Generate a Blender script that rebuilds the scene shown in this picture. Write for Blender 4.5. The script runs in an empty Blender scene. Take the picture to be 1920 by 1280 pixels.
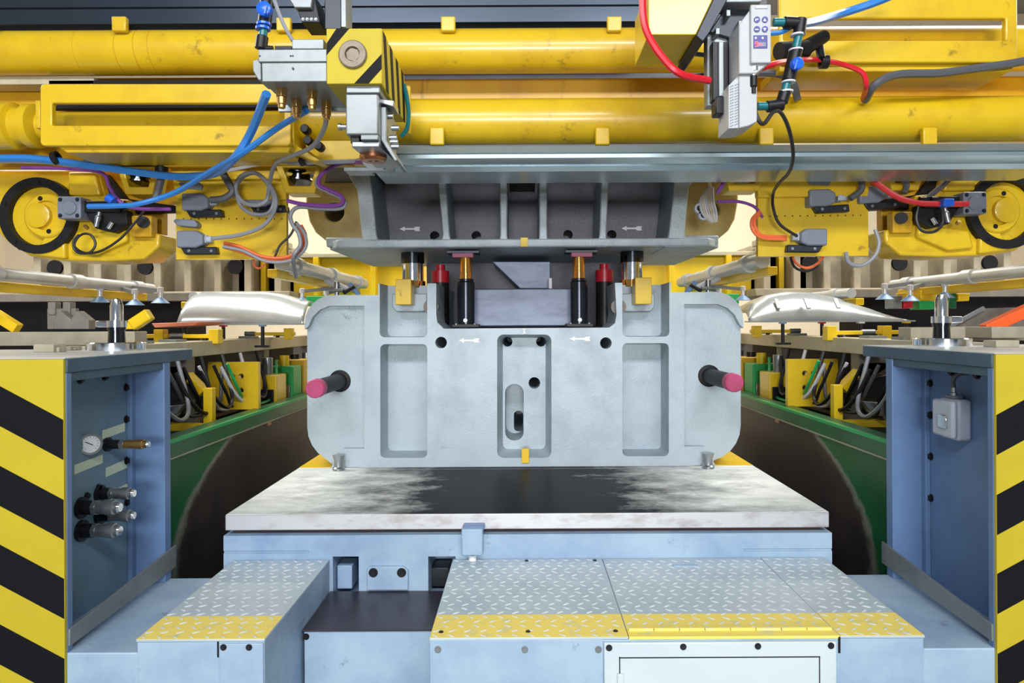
import bpy, bmesh, math, random
from mathutils import Vector, Matrix
random.seed(7)
SC = bpy.context.scene
COL = SC.collection
# ---------------------------------------------------------------- camera, world, lights, exposure
F, CX, CY, CZ, RO = 1300.0, 980.0, 608.0, 1.65, math.radians(0.3)
cam = bpy.data.cameras.new('camera'); co = bpy.data.objects.new('camera', cam); COL.objects.link(co)
cam.sensor_width = 36; cam.lens = F / 1920 * 36; cam.clip_start = .05
cam.shift_x = (960 - CX) / 1920; cam.shift_y = (CY - 640) / 1920
co.location = (0, 0, CZ); co.rotation_euler = (math.pi / 2, RO, 0)
SC.camera = co
wd = bpy.data.worlds.new('hall_air'); SC.world = wd; wd.use_nodes = True
wd.node_tree.nodes['Background'].inputs[0].default_value = (.80, .90, 1.0, 1)
wd.node_tree.nodes['Background'].inputs[1].default_value = .27
def area(name, loc, aim, sx, sy, power, col=(1, 1, 1)):
    l = bpy.data.lights.new(name, 'AREA'); l.shape = 'RECTANGLE'; l.size = sx; l.size_y = sy; l.energy = power; l.color = col
    o = bpy.data.objects.new(name, l); COL.objects.link(o); o.location = loc
    o.rotation_euler = (Vector(aim) - Vector(loc)).to_track_quat('-Z', 'Y').to_euler()
    return o
LAMPS = [((-1.6, -2.6, 4.9), (-.3, 4, 1.2), 2.6, .6, 185, (.93, .97, 1)), ((1.6, -2.6, 4.9), (.3, 4, 1.2), 2.6, .6, 185, (.93, .97, 1)),
         ((-.6, -6.0, 1.95), (-.2, 4, 1.9), 1.1, 1.0, 185, (.97, .985, 1)), ((.6, -6.0, 1.95), (.2, 4, 1.9), 1.1, 1.0, 185, (.97, .985, 1)),  # low pair added as soft fill for the die fronts
         ((-4.4, 4.8, 5.4), (-2.6, 5.2, 1), 1.2, 4.5, 340, (1, .95, .86)), ((4.4, 4.8, 5.4), (2.6, 5.2, 1), 1.2, 4.5, 340, (1, .95, .86)),
         ((-2.4, 9.6, 5.5), (-2.0, 11, 1.5), 4, .8, 260, (1, .94, .82)), ((2.4, 9.6, 5.5), (2.0, 11, 1.5), 4, .8, 260, (1, .94, .82))]
for l_ in LAMPS: area('hall_and_fill_light', *l_)
vs = SC.view_settings; vs.view_transform = 'Standard'; vs.look = 'None'; vs.gamma = 1; vs.use_curve_mapping = False; vs.exposure = .10
# ---------------------------------------------------------------- helpers
def W(px, py, Y):                      # the point seen at a photo pixel, at distance Y
    u, v = px - CX, CY - py
    c, s = math.cos(RO), math.sin(RO)
    return Vector(((u * c + v * s) / F * Y, Y, CZ + (v * c - u * s) / F * Y))
def WX(px, Y, py=608): return W(px, py, Y).x
def WZ(py, Y, px=980): return W(px, py, Y).z
S = 1                                  # side being built: 1 as drawn, -1 mirrored
ORG = {}
class MB:
    def __init__(s): s.v = []; s.f = []
    def add(s, vs, fs):
        o = len(s.v); s.v += [Vector(p) for p in vs]; s.f += [[i + o for i in f] for f in fs]; return s
    def box(s, x0, x1, y0, y1, z0, z1):
        return s.add([(x, y, z) for z in (z0, z1) for y in (y0, y1) for x in (x0, x1)],
                     [(0, 2, 3, 1), (4, 5, 7, 6), (0, 1, 5, 4), (2, 6, 7, 3), (0, 4, 6, 2), (1, 3, 7, 5)])
    def pbox(s, a, b, c, d, Y, t):     # photo rectangle a,b..c,d at front distance Y, t deep
        m = W((a + c) / 2, (b + d) / 2, Y); hx = abs(c - a) / 2 / F * Y; hz = abs(d - b) / 2 / F * Y
        return s.box(m.x - hx, m.x + hx, Y, Y + t, m.z - hz, m.z + hz)
    def loft(s, rings, cap=True, closed=True):
        n = len(rings[0]); o = len(s.v); fs = []
        for k in range(len(rings) - 1):
            for i in range(n if closed else n - 1):
                j = (i + 1) % n; fs.append((k * n + i, k * n + j, (k + 1) * n + j, (k + 1) * n + i))
        if cap: fs.append(tuple(range(n))[::-1]); fs.append(tuple((len(rings) - 1) * n + i for i in range(n)))
        return s.add([p for r in rings for p in r], fs)
    def prism(s, poly, y0, y1, poly2=None):     # poly of (x, z)
        return s.loft([[(x, y0, z) for x, z in poly], [(x, y1, z) for x, z in (poly2 or poly)]])
    def pprism(s, px, Y, t, px2=None, at=None):   # photo polygon (seen at distance at, else Y)
        p = [W(a, b, at or Y) for a, b in px]; q = p if px2 is None else [W(a, b, at or Y) for a, b in px2]
        return s.prism([(v.x, v.z) for v in p], Y, Y + t, [(v.x, v.z) for v in q])
    def xprism(s, poly, x0, x1):       # poly of (y, z)
        return s.loft([[(x0, y, z) for y, z in poly], [(x1, y, z) for y, z in poly]])
    def zprism(s, poly, z0, z1):
        return s.loft([[(x, y, z0) for x, y in poly], [(x, y, z1) for x, y in poly]])
    def cyl(s, p, q, r, r2=None, n=16, cap=True):
        p = Vector(p); q = Vector(q); d = (q - p).normalized()
        a = d.orthogonal().normalized(); b = d.cross(a); r2 = r if r2 is None else r2
        R = lambda c, rr: [c + (a * math.cos(t) + b * math.sin(t)) * rr for t in [2 * math.pi * i / n for i in range(n)]]
        return s.loft([R(p, r), R(q, r2)], cap)
    def lathe(s, o, d, prof, n=20, cap=True):   # prof of (radius, distance along d)
        o = Vector(o); d = Vector(d).normalized(); a = d.orthogonal().normalized(); b = d.cross(a)
        return s.loft([[o + d * h + (a * math.cos(2 * math.pi * i / n) + b * math.sin(2 * math.pi * i / n)) * r for i in range(n)] for r, h in prof], cap)
    def ring(s, o, d, ri, ro, t, n=28):
        o = Vector(o); d = Vector(d).normalized(); a = d.orthogonal().normalized(); b = d.cross(a)
        C = lambda r, h: [o + d * h + (a * math.cos(2 * math.pi * i / n) + b * math.sin(2 * math.pi * i / n)) * r for i in range(n)]
        return s.loft([C(ri, 0), C(ro, 0), C(ro, t), C(ri, t), C(ri, 0)], cap=False)
    def beam(s, p, q, w, h, up=(0, 0, 1)):      # box from p to q, w wide and h high
        p = Vector(p); q = Vector(q); d = (q - p).normalized(); u = Vector(up); a = d.cross(u)
        if a.length < 1e-4: a = d.orthogonal()
        a.normalize(); b = a.cross(d).normalized(); a *= w / 2; b *= h / 2
        return s.loft([[c - a - b, c + a - b, c + a + b, c - a + b] for c in (p, q)])
    def tube(s, pts, r, n=7, step=6):
        P = [Vector(p) for p in pts]
        if len(P) > 2:
            Q = []; E = [P[0] * 2 - P[1]] + P + [P[-1] * 2 - P[-2]]
            for i in range(1, len(E) - 2):
                for k in range(step):
                    t = k / step; a, b, c, d = E[i - 1:i + 3]
                    Q.append(.5 * (2 * b + (c - a) * t + (2 * a - 5 * b + 4 * c - d) * t * t + (3 * b - a - 3 * c + d) * t ** 3))
            P = Q + [P[-1]]
        rings = []; a = None
        for i, p in enumerate(P):
            d = (P[min(i + 1, len(P) - 1)] - P[max(i - 1, 0)]).normalized()
            a = d.orthogonal() if a is None else a - d * a.dot(d)
            a.normalize(); b = d.cross(a)
            rings.append([p + (a * math.cos(2 * math.pi * k / n) + b * math.sin(2 * math.pi * k / n)) * r for k in range(n)])
        return s.loft(rings)
    def build(s, name, mat, parent=None, bev=0, kind=None, cut=None, seg=2):
        v = [Vector((S * p.x, p.y, p.z)) for p in s.v]
        if parent is None:
            xs, ys, zs = zip(*v); o = Vector(((min(xs) + max(xs)) / 2, (min(ys) + max(ys)) / 2, min(zs)))
        else: o = ORG[parent]
        me = bpy.data.meshes.new(name); me.from_pydata([tuple(p - o) for p in v], [], s.f)
        bm = bmesh.new(); bm.from_mesh(me); bmesh.ops.recalc_face_normals(bm, faces=bm.faces); bm.to_mesh(me); bm.free()
        ob = bpy.data.objects.new(name, me); COL.objects.link(ob)
        if parent is None: ob.location = o
        else: ob.parent = parent
        ORG[ob] = o
        if cut:
            cm = bpy.data.meshes.new('c'); cm.from_pydata([tuple(Vector((S * p.x, p.y, p.z)) - o) for p in cut.v], [], cut.f)
            bm = bmesh.new(); bm.from_mesh(cm); bmesh.ops.recalc_face_normals(bm, faces=bm.faces); bm.to_mesh(cm); bm.free()
            cob = bpy.data.objects.new('c', cm); COL.objects.link(cob); cob.parent = ob.parent; cob.location = ob.location
            md = ob.modifiers.new('b', 'BOOLEAN'); md.operation = 'DIFFERENCE'; md.solver = 'EXACT'; md.object = cob; md.use_self = True
            bpy.context.view_layer.update()
            nm = bpy.data.meshes.new_from_object(ob.evaluated_get(bpy.context.evaluated_depsgraph_get()))
            ob.modifiers.clear(); ob.data = nm; nm.name = name; bpy.data.objects.remove(cob); me = nm
        for p in me.polygons: p.use_smooth = True
        me.set_sharp_from_angle(angle=math.radians(38))
        me.materials.clear(); me.materials.append(M[mat] if isinstance(mat, str) else mat)
        if bev:
            b = ob.modifiers.new('bevel', 'BEVEL'); b.width = bev; b.segments = seg; b.limit_method = 'ANGLE'; b.angle_limit = math.radians(40); b.use_clamp_overlap = True
        if kind: ob['kind'] = kind
        return ob
def tag(o, label, cat, group=None):
    o['label'] = label; o['category'] = cat
    if group: o['group'] = group
    return o
def T(name, label, cat, loc, group=None):
    o = bpy.data.objects.new(name, None); COL.objects.link(o); loc = Vector(loc); loc.x *= S
    o.location = loc; o.empty_display_size = .05; ORG[o] = loc
    return tag(o, label, cat, group)
def rrect(a, b, c, d, r, k=4):         # rounded rectangle in photo pixels
    out = []
    for (x, y, t0) in ((c - r, b + r, -90), (c - r, d - r, 0), (a + r, d - r, 90), (a + r, b + r, 180)):
        for i in range(k + 1):
            t = math.radians(t0 + 90 * i / k); out.append((x + r * math.cos(t), y + r * math.sin(t)))
    return out
def circ(x, y, r, n=14): return [(x + r * math.cos(2 * math.pi * i / n), y + r * math.sin(2 * math.pi * i / n)) for i in range(n)]
def bolt(parent, p, d, r, mat='darksteel', h=None, n=6, name='bolt'):
    h = h or r * .7; p = Vector(p); d = Vector(d).normalized()
    m = MB(); m.cyl(p - d * .002, p + d * h * .3, r * 1.25, n=12); m.cyl(p + d * h * .3, p + d * h, r * .9, n=n)
    return m.build(name, mat, parent)
# ---------------------------------------------------------------- materials
M = {}
def lin(c): return tuple(((x / 255) / 12.92 if x / 255 <= .04045 else ((x / 255 + .055) / 1.055) ** 2.4) for x in c) + (1,)
def mat(name, col, rough=.5, metal=0, col2=None, scale=4, lo=.45, hi=.75, bump=0, bscale=60, emit=0, stretch=(1, 1, 1), rvar=0, coat=0, grime=None, spec=None):
    m = bpy.data.materials.new(name); m.use_nodes = True; nt = m.node_tree; N = nt.nodes; L = nt.links
    p = N['Principled BSDF']; p.inputs['Base Color'].default_value = lin(col); p.inputs['Roughness'].default_value = rough; p.inputs['Metallic'].default_value = metal
    if spec is not None: p.inputs['Specular IOR Level'].default_value = spec
    if coat: p.inputs['Coat Weight'].default_value = coat; p.inputs['Coat Roughness'].default_value = .15
    if col2 or bump or rvar:
        tc = N.new('ShaderNodeTexCoord'); mp = N.new('ShaderNodeMapping'); mp.inputs['Scale'].default_value = stretch
        L.new(tc.outputs['Object'], mp.inputs['Vector'])
    if col2 or rvar:
        n = N.new('ShaderNodeTexNoise'); n.inputs['Scale'].default_value = scale; n.inputs['Detail'].default_value = 7; n.inputs['Roughness'].default_value = .65
        L.new(mp.outputs[0], n.inputs['Vector'])
        r = N.new('ShaderNodeMapRange'); r.inputs['From Min'].default_value = lo; r.inputs['From Max'].default_value = hi; L.new(n.outputs['Fac'], r.inputs['Value'])
        if col2:
            x = N.new('ShaderNodeMix'); x.data_type = 'RGBA'; x.inputs['A'].default_value = lin(col); x.inputs['B'].default_value = lin(col2)
            L.new(r.outputs[0], x.inputs['Factor']); L.new(x.outputs['Result'], p.inputs['Base Color'])
        if grime:                      # sparse dirt marks on top: colour, scale, threshold
            n3 = N.new('ShaderNodeTexNoise'); n3.inputs['Scale'].default_value = grime[1]; n3.inputs['Detail'].default_value = 9; n3.inputs['Roughness'].default_value = .75; L.new(mp.outputs[0], n3.inputs['Vector'])
            r3 = N.new('ShaderNodeMapRange'); r3.inputs['From Min'].default_value = grime[2]; r3.inputs['From Max'].default_value = grime[2] + .14; L.new(n3.outputs['Fac'], r3.inputs['Value'])
            x3 = N.new('ShaderNodeMix'); x3.data_type = 'RGBA'; L.new(x.outputs['Result'], x3.inputs['A']); x3.inputs['B'].default_value = lin(grime[0]); L.new(r3.outputs[0], x3.inputs['Factor']); L.new(x3.outputs['Result'], p.inputs['Base Color'])
        if rvar:
            q = N.new('ShaderNodeMapRange'); q.inputs['To Min'].default_value = rough; q.inputs['To Max'].default_value = rough + rvar
            L.new(r.outputs[0], q.inputs['Value']); L.new(q.outputs[0], p.inputs['Roughness'])
    if bump:
        n2 = N.new('ShaderNodeTexNoise'); n2.inputs['Scale'].default_value = bscale; n2.inputs['Detail'].default_value = 4; L.new(mp.outputs[0], n2.inputs['Vector'])
        b = N.new('ShaderNodeBump'); b.inputs['Strength'].default_value = bump; b.inputs['Distance'].default_value = .01; L.new(n2.outputs['Fac'], b.inputs['Height']); L.new(b.outputs[0], p.inputs['Normal'])
    if emit: p.inputs['Emission Color'].default_value = lin(col); p.inputs['Emission Strength'].default_value = emit
    M[name] = m; return m
mat('yellow', (216, 180, 24), .34, 0, (190, 146, 22), 3, .45, .8, coat=.3, grime=((92, 58, 24), 7, .60))
mat('yellowdirty', (206, 160, 20), .4, 0, (184, 132, 20), 1.2, .4, .75, stretch=(2.2, 1, .25), grime=((70, 42, 24), 3.2, .60))
mat('yellowclean', (240, 200, 20), .4, 0, (225, 180, 20), 3)
mat('hazyellow', (188, 168, 38), .55, 0, (180, 160, 38), 6, spec=.3)
mat('hazblack', (17, 18, 22), .6, spec=.15)
mat('die', (176, 188, 195), .45, .15, (156, 166, 178), 3.5, .45, .8, .14, 110, rvar=.15, grime=((112, 120, 130), 5, .62))
mat('dieside', (160, 172, 184), .4, .2, (110, 122, 138), 4, .45, .75, .3, 60)
mat('dieupper', (168, 180, 188), .45, .15, (128, 138, 148), 5, .45, .8, .2, 90, grime=((90, 96, 100), 9, .62))
mat('diewing', (186, 170, 112), .45, .1, (142, 126, 76), 4, .4, .8, .2, 60)
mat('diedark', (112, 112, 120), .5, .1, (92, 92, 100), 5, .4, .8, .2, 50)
mat('punch', (120, 128, 148), .4, .3, (92, 98, 116), 6, .4, .75, .1, 120, stretch=(1, 1, 3))
mat('bluepaint', (162, 184, 203), .42, 0, (116, 142, 176), 1.8, .40, .72, .05, 40, rvar=.15, grime=((80, 92, 114), 5, .60))
mat('pillarblue', (98, 126, 166), .45, 0, (78, 102, 138), 3, .45, .8, .05, 40)
mat('webgrey', (104, 132, 150), .5, 0, (88, 114, 132), 4)
mat('pillardark', (66, 88, 104), .5, 0, (54, 72, 86), 4)
mat('oilysteel', (58, 56, 64), .35, .4, (84, 76, 86), 4, .4, .8)
mat('whitepanel', (202, 212, 216), .4, 0, (192, 204, 210), 3)
mat('tread', (192, 204, 210), .4, .15, (168, 184, 196), 3, .4, .8, rvar=.15)
mat('treadtop', (206, 214, 218), .4, .15, (176, 186, 194), 9)
mat('stripeyellow', (246, 220, 104), .5, 0, (206, 202, 160), 14, .55, .72)
def bolster_mat():                     # bright steel with a dark oil film in the middle
    m = mat('bolster', (230, 234, 232), .36, 0, (190, 194, 192), 5, .45, .75, .03, 40, stretch=(.7, 2.2, 1), spec=.03); nt = m.node_tree; N = nt.nodes; L = nt.links; p = N['Principled BSDF']
    src = p.inputs['Base Color'].links[0].from_socket
    tc = N.new('ShaderNodeTexCoord'); sp = N.new('ShaderNodeSeparateXYZ'); L.new(tc.outputs['Object'], sp.inputs[0])
    ab = N.new('ShaderNodeMath'); ab.operation = 'ABSOLUTE'; L.new(sp.outputs[0], ab.inputs[0])
    n = N.new('ShaderNodeTexNoise'); n.inputs['Scale'].default_value = 3.5; n.inputs['Detail'].default_value = 8; n.inputs['Roughness'].default_value = .7
    mp = N.new('ShaderNodeMapping'); mp.inputs['Scale'].default_value = (1.1, 1.7, 1); L.new(tc.outputs['Object'], mp.inputs[0]); L.new(mp.outputs[0], n.inputs['Vector'])
    ad = N.new('ShaderNodeMath'); ad.operation = 'MULTIPLY_ADD'; ad.inputs[1].default_value = 1.5; L.new(n.outputs['Fac'], ad.inputs[0]); L.new(ab.outputs[0], ad.inputs[2])
    r = N.new('ShaderNodeMapRange'); r.inputs['From Min'].default_value = 1.2; r.inputs['From Max'].default_value = 1.9; r.inputs['To Min'].default_value = 1; r.inputs['To Max'].default_value = 0; L.new(ad.outputs[0], r.inputs['Value'])
    x = N.new('ShaderNodeMix'); x.data_type = 'RGBA'; L.new(src, x.inputs['A']); x.inputs['B'].default_value = lin((18, 18, 21)); L.new(r.outputs[0], x.inputs['Factor']); L.new(x.outputs['Result'], p.inputs['Base Color'])
bolster_mat()
mat('bolsteredge', (208, 208, 210), .45, .5, (150, 128, 120), 5, .5, .8, stretch=(1, 1, 2.5))
mat('rust', (74, 44, 40), .7, 0, (46, 28, 28), 9)
mat('chrome', (214, 218, 224), .1, 1)
mat('darkchrome', (70, 72, 78), .14, 1)
mat('steel', (160, 164, 168), .34, .85, (128, 132, 136), 8)
mat('alu', (136, 141, 142), .4, .4, (116, 120, 122), 6, grime=((120, 104, 92), 8, .62))
mat('palealu', (206, 210, 212), .35, .3, (186, 192, 196), 6)
mat('rail', (176, 192, 196), .24, .7, (140, 156, 164), 2, stretch=(.4, 1, 1))
mat('raildark', (62, 70, 82), .3, .7, (50, 56, 66), 2, stretch=(.3, 1, 1))
mat('bronzesteel', (130, 118, 102), .5, .3, (112, 98, 84), 30)
mat('darksteel', (54, 56, 62), .4, .7)
mat('black', (24, 24, 27), .4, spec=.3)
mat('rubber', (24, 24, 27), .55, spec=.25)
mat('cylblack', (40, 42, 52), .22, .5)
mat('gold', (226, 160, 84), .12, 1)
mat('bronze', (176, 120, 84), .3, .9, (120, 76, 52), 20)
mat('brass', (190, 150, 92), .3, .9)
mat('pink', (178, 62, 106), .5, 0, (150, 48, 86), 12, .4, .7)
mat('pinkpad', (176, 104, 128), .6)
mat('red', (190, 22, 44), .35)
mat('redhose', (206, 26, 44), .35)
mat('bluehose', (44, 120, 196), .35)
mat('blueknob', (30, 96, 214), .3)
mat('teal', (20, 104, 112), .3)
mat('greycable', (136, 138, 144), .45)
mat('darkcable', (84, 86, 92), .45)
mat('whitecable', (196, 196, 202), .45)
mat('blackcable', (30, 28, 30), .45)
mat('orangecable', (236, 112, 62), .45)
mat('purplecable', (124, 62, 148), .45)
mat('greybox', (120, 126, 140), .45, .1, (100, 106, 120), 6)
mat('greyboxlight', (176, 182, 196), .45)
mat('ctrl', (176, 178, 180), .45, 0, (160, 162, 166), 5)
mat('navy', (46, 44, 130), .4)
mat('white', (240, 240, 240), .5)
mat('led', (255, 60, 70), .4, emit=3)
mat('green', (8, 92, 48), .35, 0, (6, 56, 34), 3, .45, .75)
mat('greenbright', (30, 160, 84), .4)
mat('greencast', (150, 150, 130), .5)
mat('pit', (64, 50, 42), .5, .1, (36, 28, 28), 2.5, .4, .7)
def wear_mat():                        # green paint worn through to brown along a curved front
    m = mat('wearplate', (58, 46, 40), .45, .1, (34, 28, 28), 2.5, .4, .7); nt = m.node_tree; N = nt.nodes; L = nt.links; p = N['Principled BSDF']
    src = p.inputs['Base Color'].links[0].from_socket; tc = N.new('ShaderNodeTexCoord'); sp = N.new('ShaderNodeSeparateXYZ'); L.new(tc.outputs['Object'], sp.inputs[0])
    def mth(op, a, b, c=None):
        n = N.new('ShaderNodeMath'); n.operation = op
        for i, v in enumerate((a, b, c)):
            if v is None: continue
            if isinstance(v, (int, float)): n.inputs[i].default_value = v
            else: L.new(v, n.inputs[i])
        return n.outputs[0]
    z = mth('MAXIMUM', mth('MULTIPLY_ADD', sp.outputs[2], 1.43, -.1), 0.0); z3 = mth('POWER', z, 3.0)
    n = N.new('ShaderNodeTexNoise'); n.inputs['Scale'].default_value = 14; n.inputs['Detail'].default_value = 8; n.inputs['Roughness'].default_value = .75; L.new(tc.outputs['Object'], n.inputs['Vector'])
    d = mth('SUBTRACT', mth('ADD', sp.outputs[1], 1.42), mth('MULTIPLY', z3, .75)); d = mth('MULTIPLY_ADD', n.outputs['Fac'], .16, d); d = mth('SUBTRACT', d, .08)
    r = N.new('ShaderNodeValToRGB'); r.color_ramp.elements[0].position = 0; r.color_ramp.elements[0].color = lin((8, 86, 46)); e = r.color_ramp.elements.new(.42); e.color = lin((10, 96, 52)); e = r.color_ramp.elements.new(.5); e.color = lin((128, 132, 118)); r.color_ramp.elements[-1].position = .64; r.color_ramp.elements[-1].color = lin((58, 46, 40))
    L.new(mth('MULTIPLY_ADD', d, 2.0, .5), r.inputs[0])
    x = N.new('ShaderNodeMix'); x.data_type = 'RGBA'; L.new(r.outputs[0], x.inputs['A']); L.new(src, x.inputs['B']); mr = N.new('ShaderNodeMapRange'); mr.inputs['From Min'].default_value = .05; mr.inputs['From Max'].default_value = .12; L.new(d, mr.inputs['Value']); L.new(mr.outputs[0], x.inputs['Factor']); L.new(x.outputs['Result'], p.inputs['Base Color'])
wear_mat()
mat('beige', (192, 184, 158), .5, 0, (166, 156, 130), 4)
mat('casting', (172, 162, 140), .55, 0, (140, 130, 112), 4)
mat('greycast', (130, 124, 116), .55, 0, (104, 98, 92), 4)
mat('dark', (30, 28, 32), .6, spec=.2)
mat('fender', (172, 180, 184), .26, .3, (204, 208, 210), 2)
mat('orange', (240, 96, 40), .45)
mat('salmon', (246, 150, 120), .5)
mat('cupblue', (120, 160, 210), .4)
mat('tape', (196, 210, 186), .6)
mat('concrete', (120, 118, 116), .7, 0, (96, 94, 92), 2)
mat('wall', (236, 224, 200), .8, 0, (224, 210, 184), 1)
mat('ceil', (150, 152, 156), .8)
mat('dial', (232, 236, 238), .35)
mat('lampglow', (255, 248, 236), .5, emit=4)
# ---------------------------------------------------------------- the setting
def struct(name, mb, m, bev=0):
    o = mb.build(name, m, bev=bev); o['kind'] = 'structure'; return o
struct('floor', MB().box(-10, 10, -7, 14, -.1, 0), 'concrete')
struct('ceiling', MB().box(-10, 10, -5.5, 14, 7.6, 7.7), 'ceil')
struct('wall_back', MB().box(-10, 10, 13.4, 13.5, 0, 7.6), 'wall')
struct('wall_left', MB().box(-10.1, -10, -3, 13.4, 0, 7.6), 'wall')
struct('wall_right', MB().box(10, 10.1, -3, 13.4, 0, 7.6), 'wall')
# ---------------------------------------------------------------- bolster, its support and the stepped platform in front
ZT = 1.65 - 1.0125                     # tread height
ZB = .83                               # bolster top
t = T('bolster_plate', 'thick steel bolster plate with a dark oily top under the lower die', 'plate', (0.015, 4.2, .76))
slab = MB().box(-1.2975, 1.3276, 3.012, 5.7, .761, ZB - .001).build('slab', 'bolsteredge', t, .004)
MB().box(-1.294, 1.324, 3.016, 3.94, ZB - .002, ZB).build('top_face', 'bolster', slab)
MB().box(-1.294, 1.324, 3.952, 5.7, ZB - .002, ZB).build('top_face', 'bolster', slab)
for a, b in ((-1.294, -.95), (.98, 1.324)):
    MB().box(a, b, 4.0, 4.5, ZB, ZB + .0015).build('yellow_paint_patch', 'yellowclean', slab)
t = T('bolster_carriage', 'pale blue carriage body carrying the bolster plate above the tread steps', 'machine base', (0.015, 4.2, 0))
cut = MB()
for a, b in ((612, 662), (797, 850)): cut.pbox(a, 1058, b, 1140, 2.9, .35)
cut.box(-1.31, -.93, 2.9, 3.006, .666, .676); cut.box(.95, 1.345, 2.9, 3.006, .664, .674)
MB().box(-1.30, 1.334, 3.0, 5.7, .0, .742).build('body', 'bluepaint', t, .003, cut=cut)
MB().box(-1.27, 1.30, 3.05, 5.65, .742, .761).build('rusty_packing_strip', 'rust', t)
MB().pprism([(688, 1106), (688, 1066), (692, 1062), (756, 1062), (765, 1070), (765, 1106)], 2.985, .02).build('bolted_plate', 'bluepaint', t, .003)
for x in (700, 753): bolt(t, W(x, 1073, 2.985), (0, -1, 0), .016, 'black', .01)
MB().pbox(632, 1060, 660, 1104, 3.05, .1).build('guide_block', 'bluepaint', t, .004)
MB().pbox(805, 1064, 842, 1100, 3.1, .1).build('guide_block', 'darksteel', t, .004)
t = T('roller_bracket', 'small pale blue bracket with white roller clipped on the bolster front edge', 'bracket', W(886, 1046, 2.96))
MB().pbox(865, 992, 905, 1042, 2.94, .07).build('housing', 'bluepaint', t, .006)
MB().pbox(868, 986, 908, 994, 2.96, .06).build('cap', 'pillarblue', t, .004)
p = W(886, 1040, 2.985); MB().cyl(p, p - Vector((0, 0, .035)), .017).build('roller', 'white', t)
bolt(t, W(900, 1037, 2.94), (0, -1, 0), .007, 'bluepaint')
bolt(t, W(868, 1006, 2.94), (0, -1, 0), .005, 'bluepaint')

def tread(parent, x0, x1, y0, y1, z, holes=()):
    m = MB(); dx, dy = .052, .036; r = 0; y = y0 + .014
    while y < y1 - .012:
        x = x0 + .016 + (dx / 2 if (r // 2) % 2 else 0)
        while x < x1 - .014:
            a = math.radians(38 if r % 2 else -38); c, s = math.cos(a), math.sin(a); q = []
            for lx, ly in ((-.017, 0), (-.007, .0048), (.007, .0048), (.017, 0), (.007, -.0048), (-.007, -.0048)):
                q.append((x + lx * c - ly * s, y + lx * s + ly * c, z))
            q += [(x - .009 * c, y - .009 * s, z + .0032), (x + .009 * c, y + .009 * s, z + .0032)]
            m.add(q, [(0, 1, 6), (1, 2, 7, 6), (2, 3, 7), (3, 4, 7), (4, 5, 6, 7), (5, 0, 6)])
            x += dx
        y += dy; r += 1
    return m.build('tread_pattern', 'treadtop', parent, kind='stuff')
def tplate(parent, x0, x1, y0, y1, name='tread_plate', stripe=None):
    o = MB().box(x0, x1, y0, y1, ZT - .008, ZT).build(name, 'tread', parent, .0015)
    tread(o, x0, x1, y0, y1, ZT)
    if stripe: MB().box(x0 + .001, x1 - .001, stripe[0], stripe[1], ZT, ZT + .0008).build('yellow_edge_stripe', 'stripeyellow', o)
    return o
t = T('step_box', 'low tread plate step box with yellow edge beside the gauge pillar', 'step', (-1.05, 2.6, 0))
MB().box(-1.254, -.8416, 2.245, 2.995, 0, ZT - .009).build('body', 'bluepaint', t, .003)
tplate(t, -1.256, -.8396, 2.242, 2.995, stripe=(2.243, 2.42))
f = MB().box(-.985, -.8436, 2.237, 2.245, .0, ZT - .012).build('front_cover', 'bluepaint', t, .002)
for x in (419, 467): bolt(f, W(x, 1213, 2.237), (0, -1, 0), .0085, 'darksteel')
MB().pbox(407, 1202, 410, 1232, 2.242, .002).build('slot', 'black', t)
t = T('step_platform', 'wide tread plate platform with yellow front edge below the bolster', 'step', (.49, 2.6, 0))
MB().box(-.305, 1.2935, 2.245, 2.995, 0, ZT - .009).build('body', 'bluepaint', t, .003)
a = tplate(t, -.307, .337, 2.242, 2.995, stripe=(2.243, 2.42))
for x, y in ((828, 1180), (990, 1177), (1153, 1178)):
    p = W(x, y, 2.3); bolt(a, (p.x, 2.285, ZT), (0, 0, 1), .007, 'darksteel', .004)
for x in (985, 1113): bolt(a, (WX(x, 2.97), 2.97, ZT), (0, 0, 1), .007, 'darksteel', .004)
a = tplate(t, .339, 1.02, 2.292, 2.995, 'hinged_lid', stripe=(2.293, 2.42))
cx, yy = WX(1282, 2.90), 2.90
MB().zprism([(cx + q[0] / 1000, yy + q[1] / 1000) for q in rrect(-52, -12, 52, 12, 11.9)], ZT, ZT + .004).build('hand_hole_rim', 'bluepaint', a)
a = tplate(t, 1.022, 1.2955, 2.242, 2.995, stripe=(2.243, 2.42))
h = MB().box(.339, 1.02, 2.243, 2.29, ZT - .008, ZT + .001).build('hinge_leaf', 'stripeyellow', t)
for k in range(8):
    x0 = .345 + k * .084; MB().cyl((x0, 2.288, ZT + .003), (x0 + .08, 2.288, ZT + .003), .006, n=8).build('hinge_knuckle', 'stripeyellow', h)
f = MB().pbox(806, 1200, 1131, 1330, 2.239, .006).build('front_cover', 'bluepaint', t, .002)
for x in (821, 984, 1122): bolt(f, W(x, 1217, 2.239), (0, -1, 0), .009, 'alu')
f = MB().pbox(1133, 1204, 1569, 1330, 2.232, .013).build('white_front_panel', 'whitepanel', t, .003)
MB().pbox(1164, 1234, 1535, 1330, 2.2295, .003).build('inset_door', 'whitepanel', f, .001)
for a_, b_, c_, d_ in ((1161, 1231, 1538, 1233), (1161, 1231, 1163, 1330), (1536, 1231, 1538, 1330)): MB().pbox(a_, b_, c_, d_, 2.231, .002).build('door_gap', 'darksteel', f)
MB().pbox(1158, 1264, 1170, 1330, 2.222, .008).build('door_hinge', 'whitepanel', f, .002)
for x, y in ((1142, 1214), (1281, 1212), (1421, 1211), (1558, 1210)): bolt(f, W(x, y, 2.232), (0, -1, 0), .0085, 'darksteel')
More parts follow.
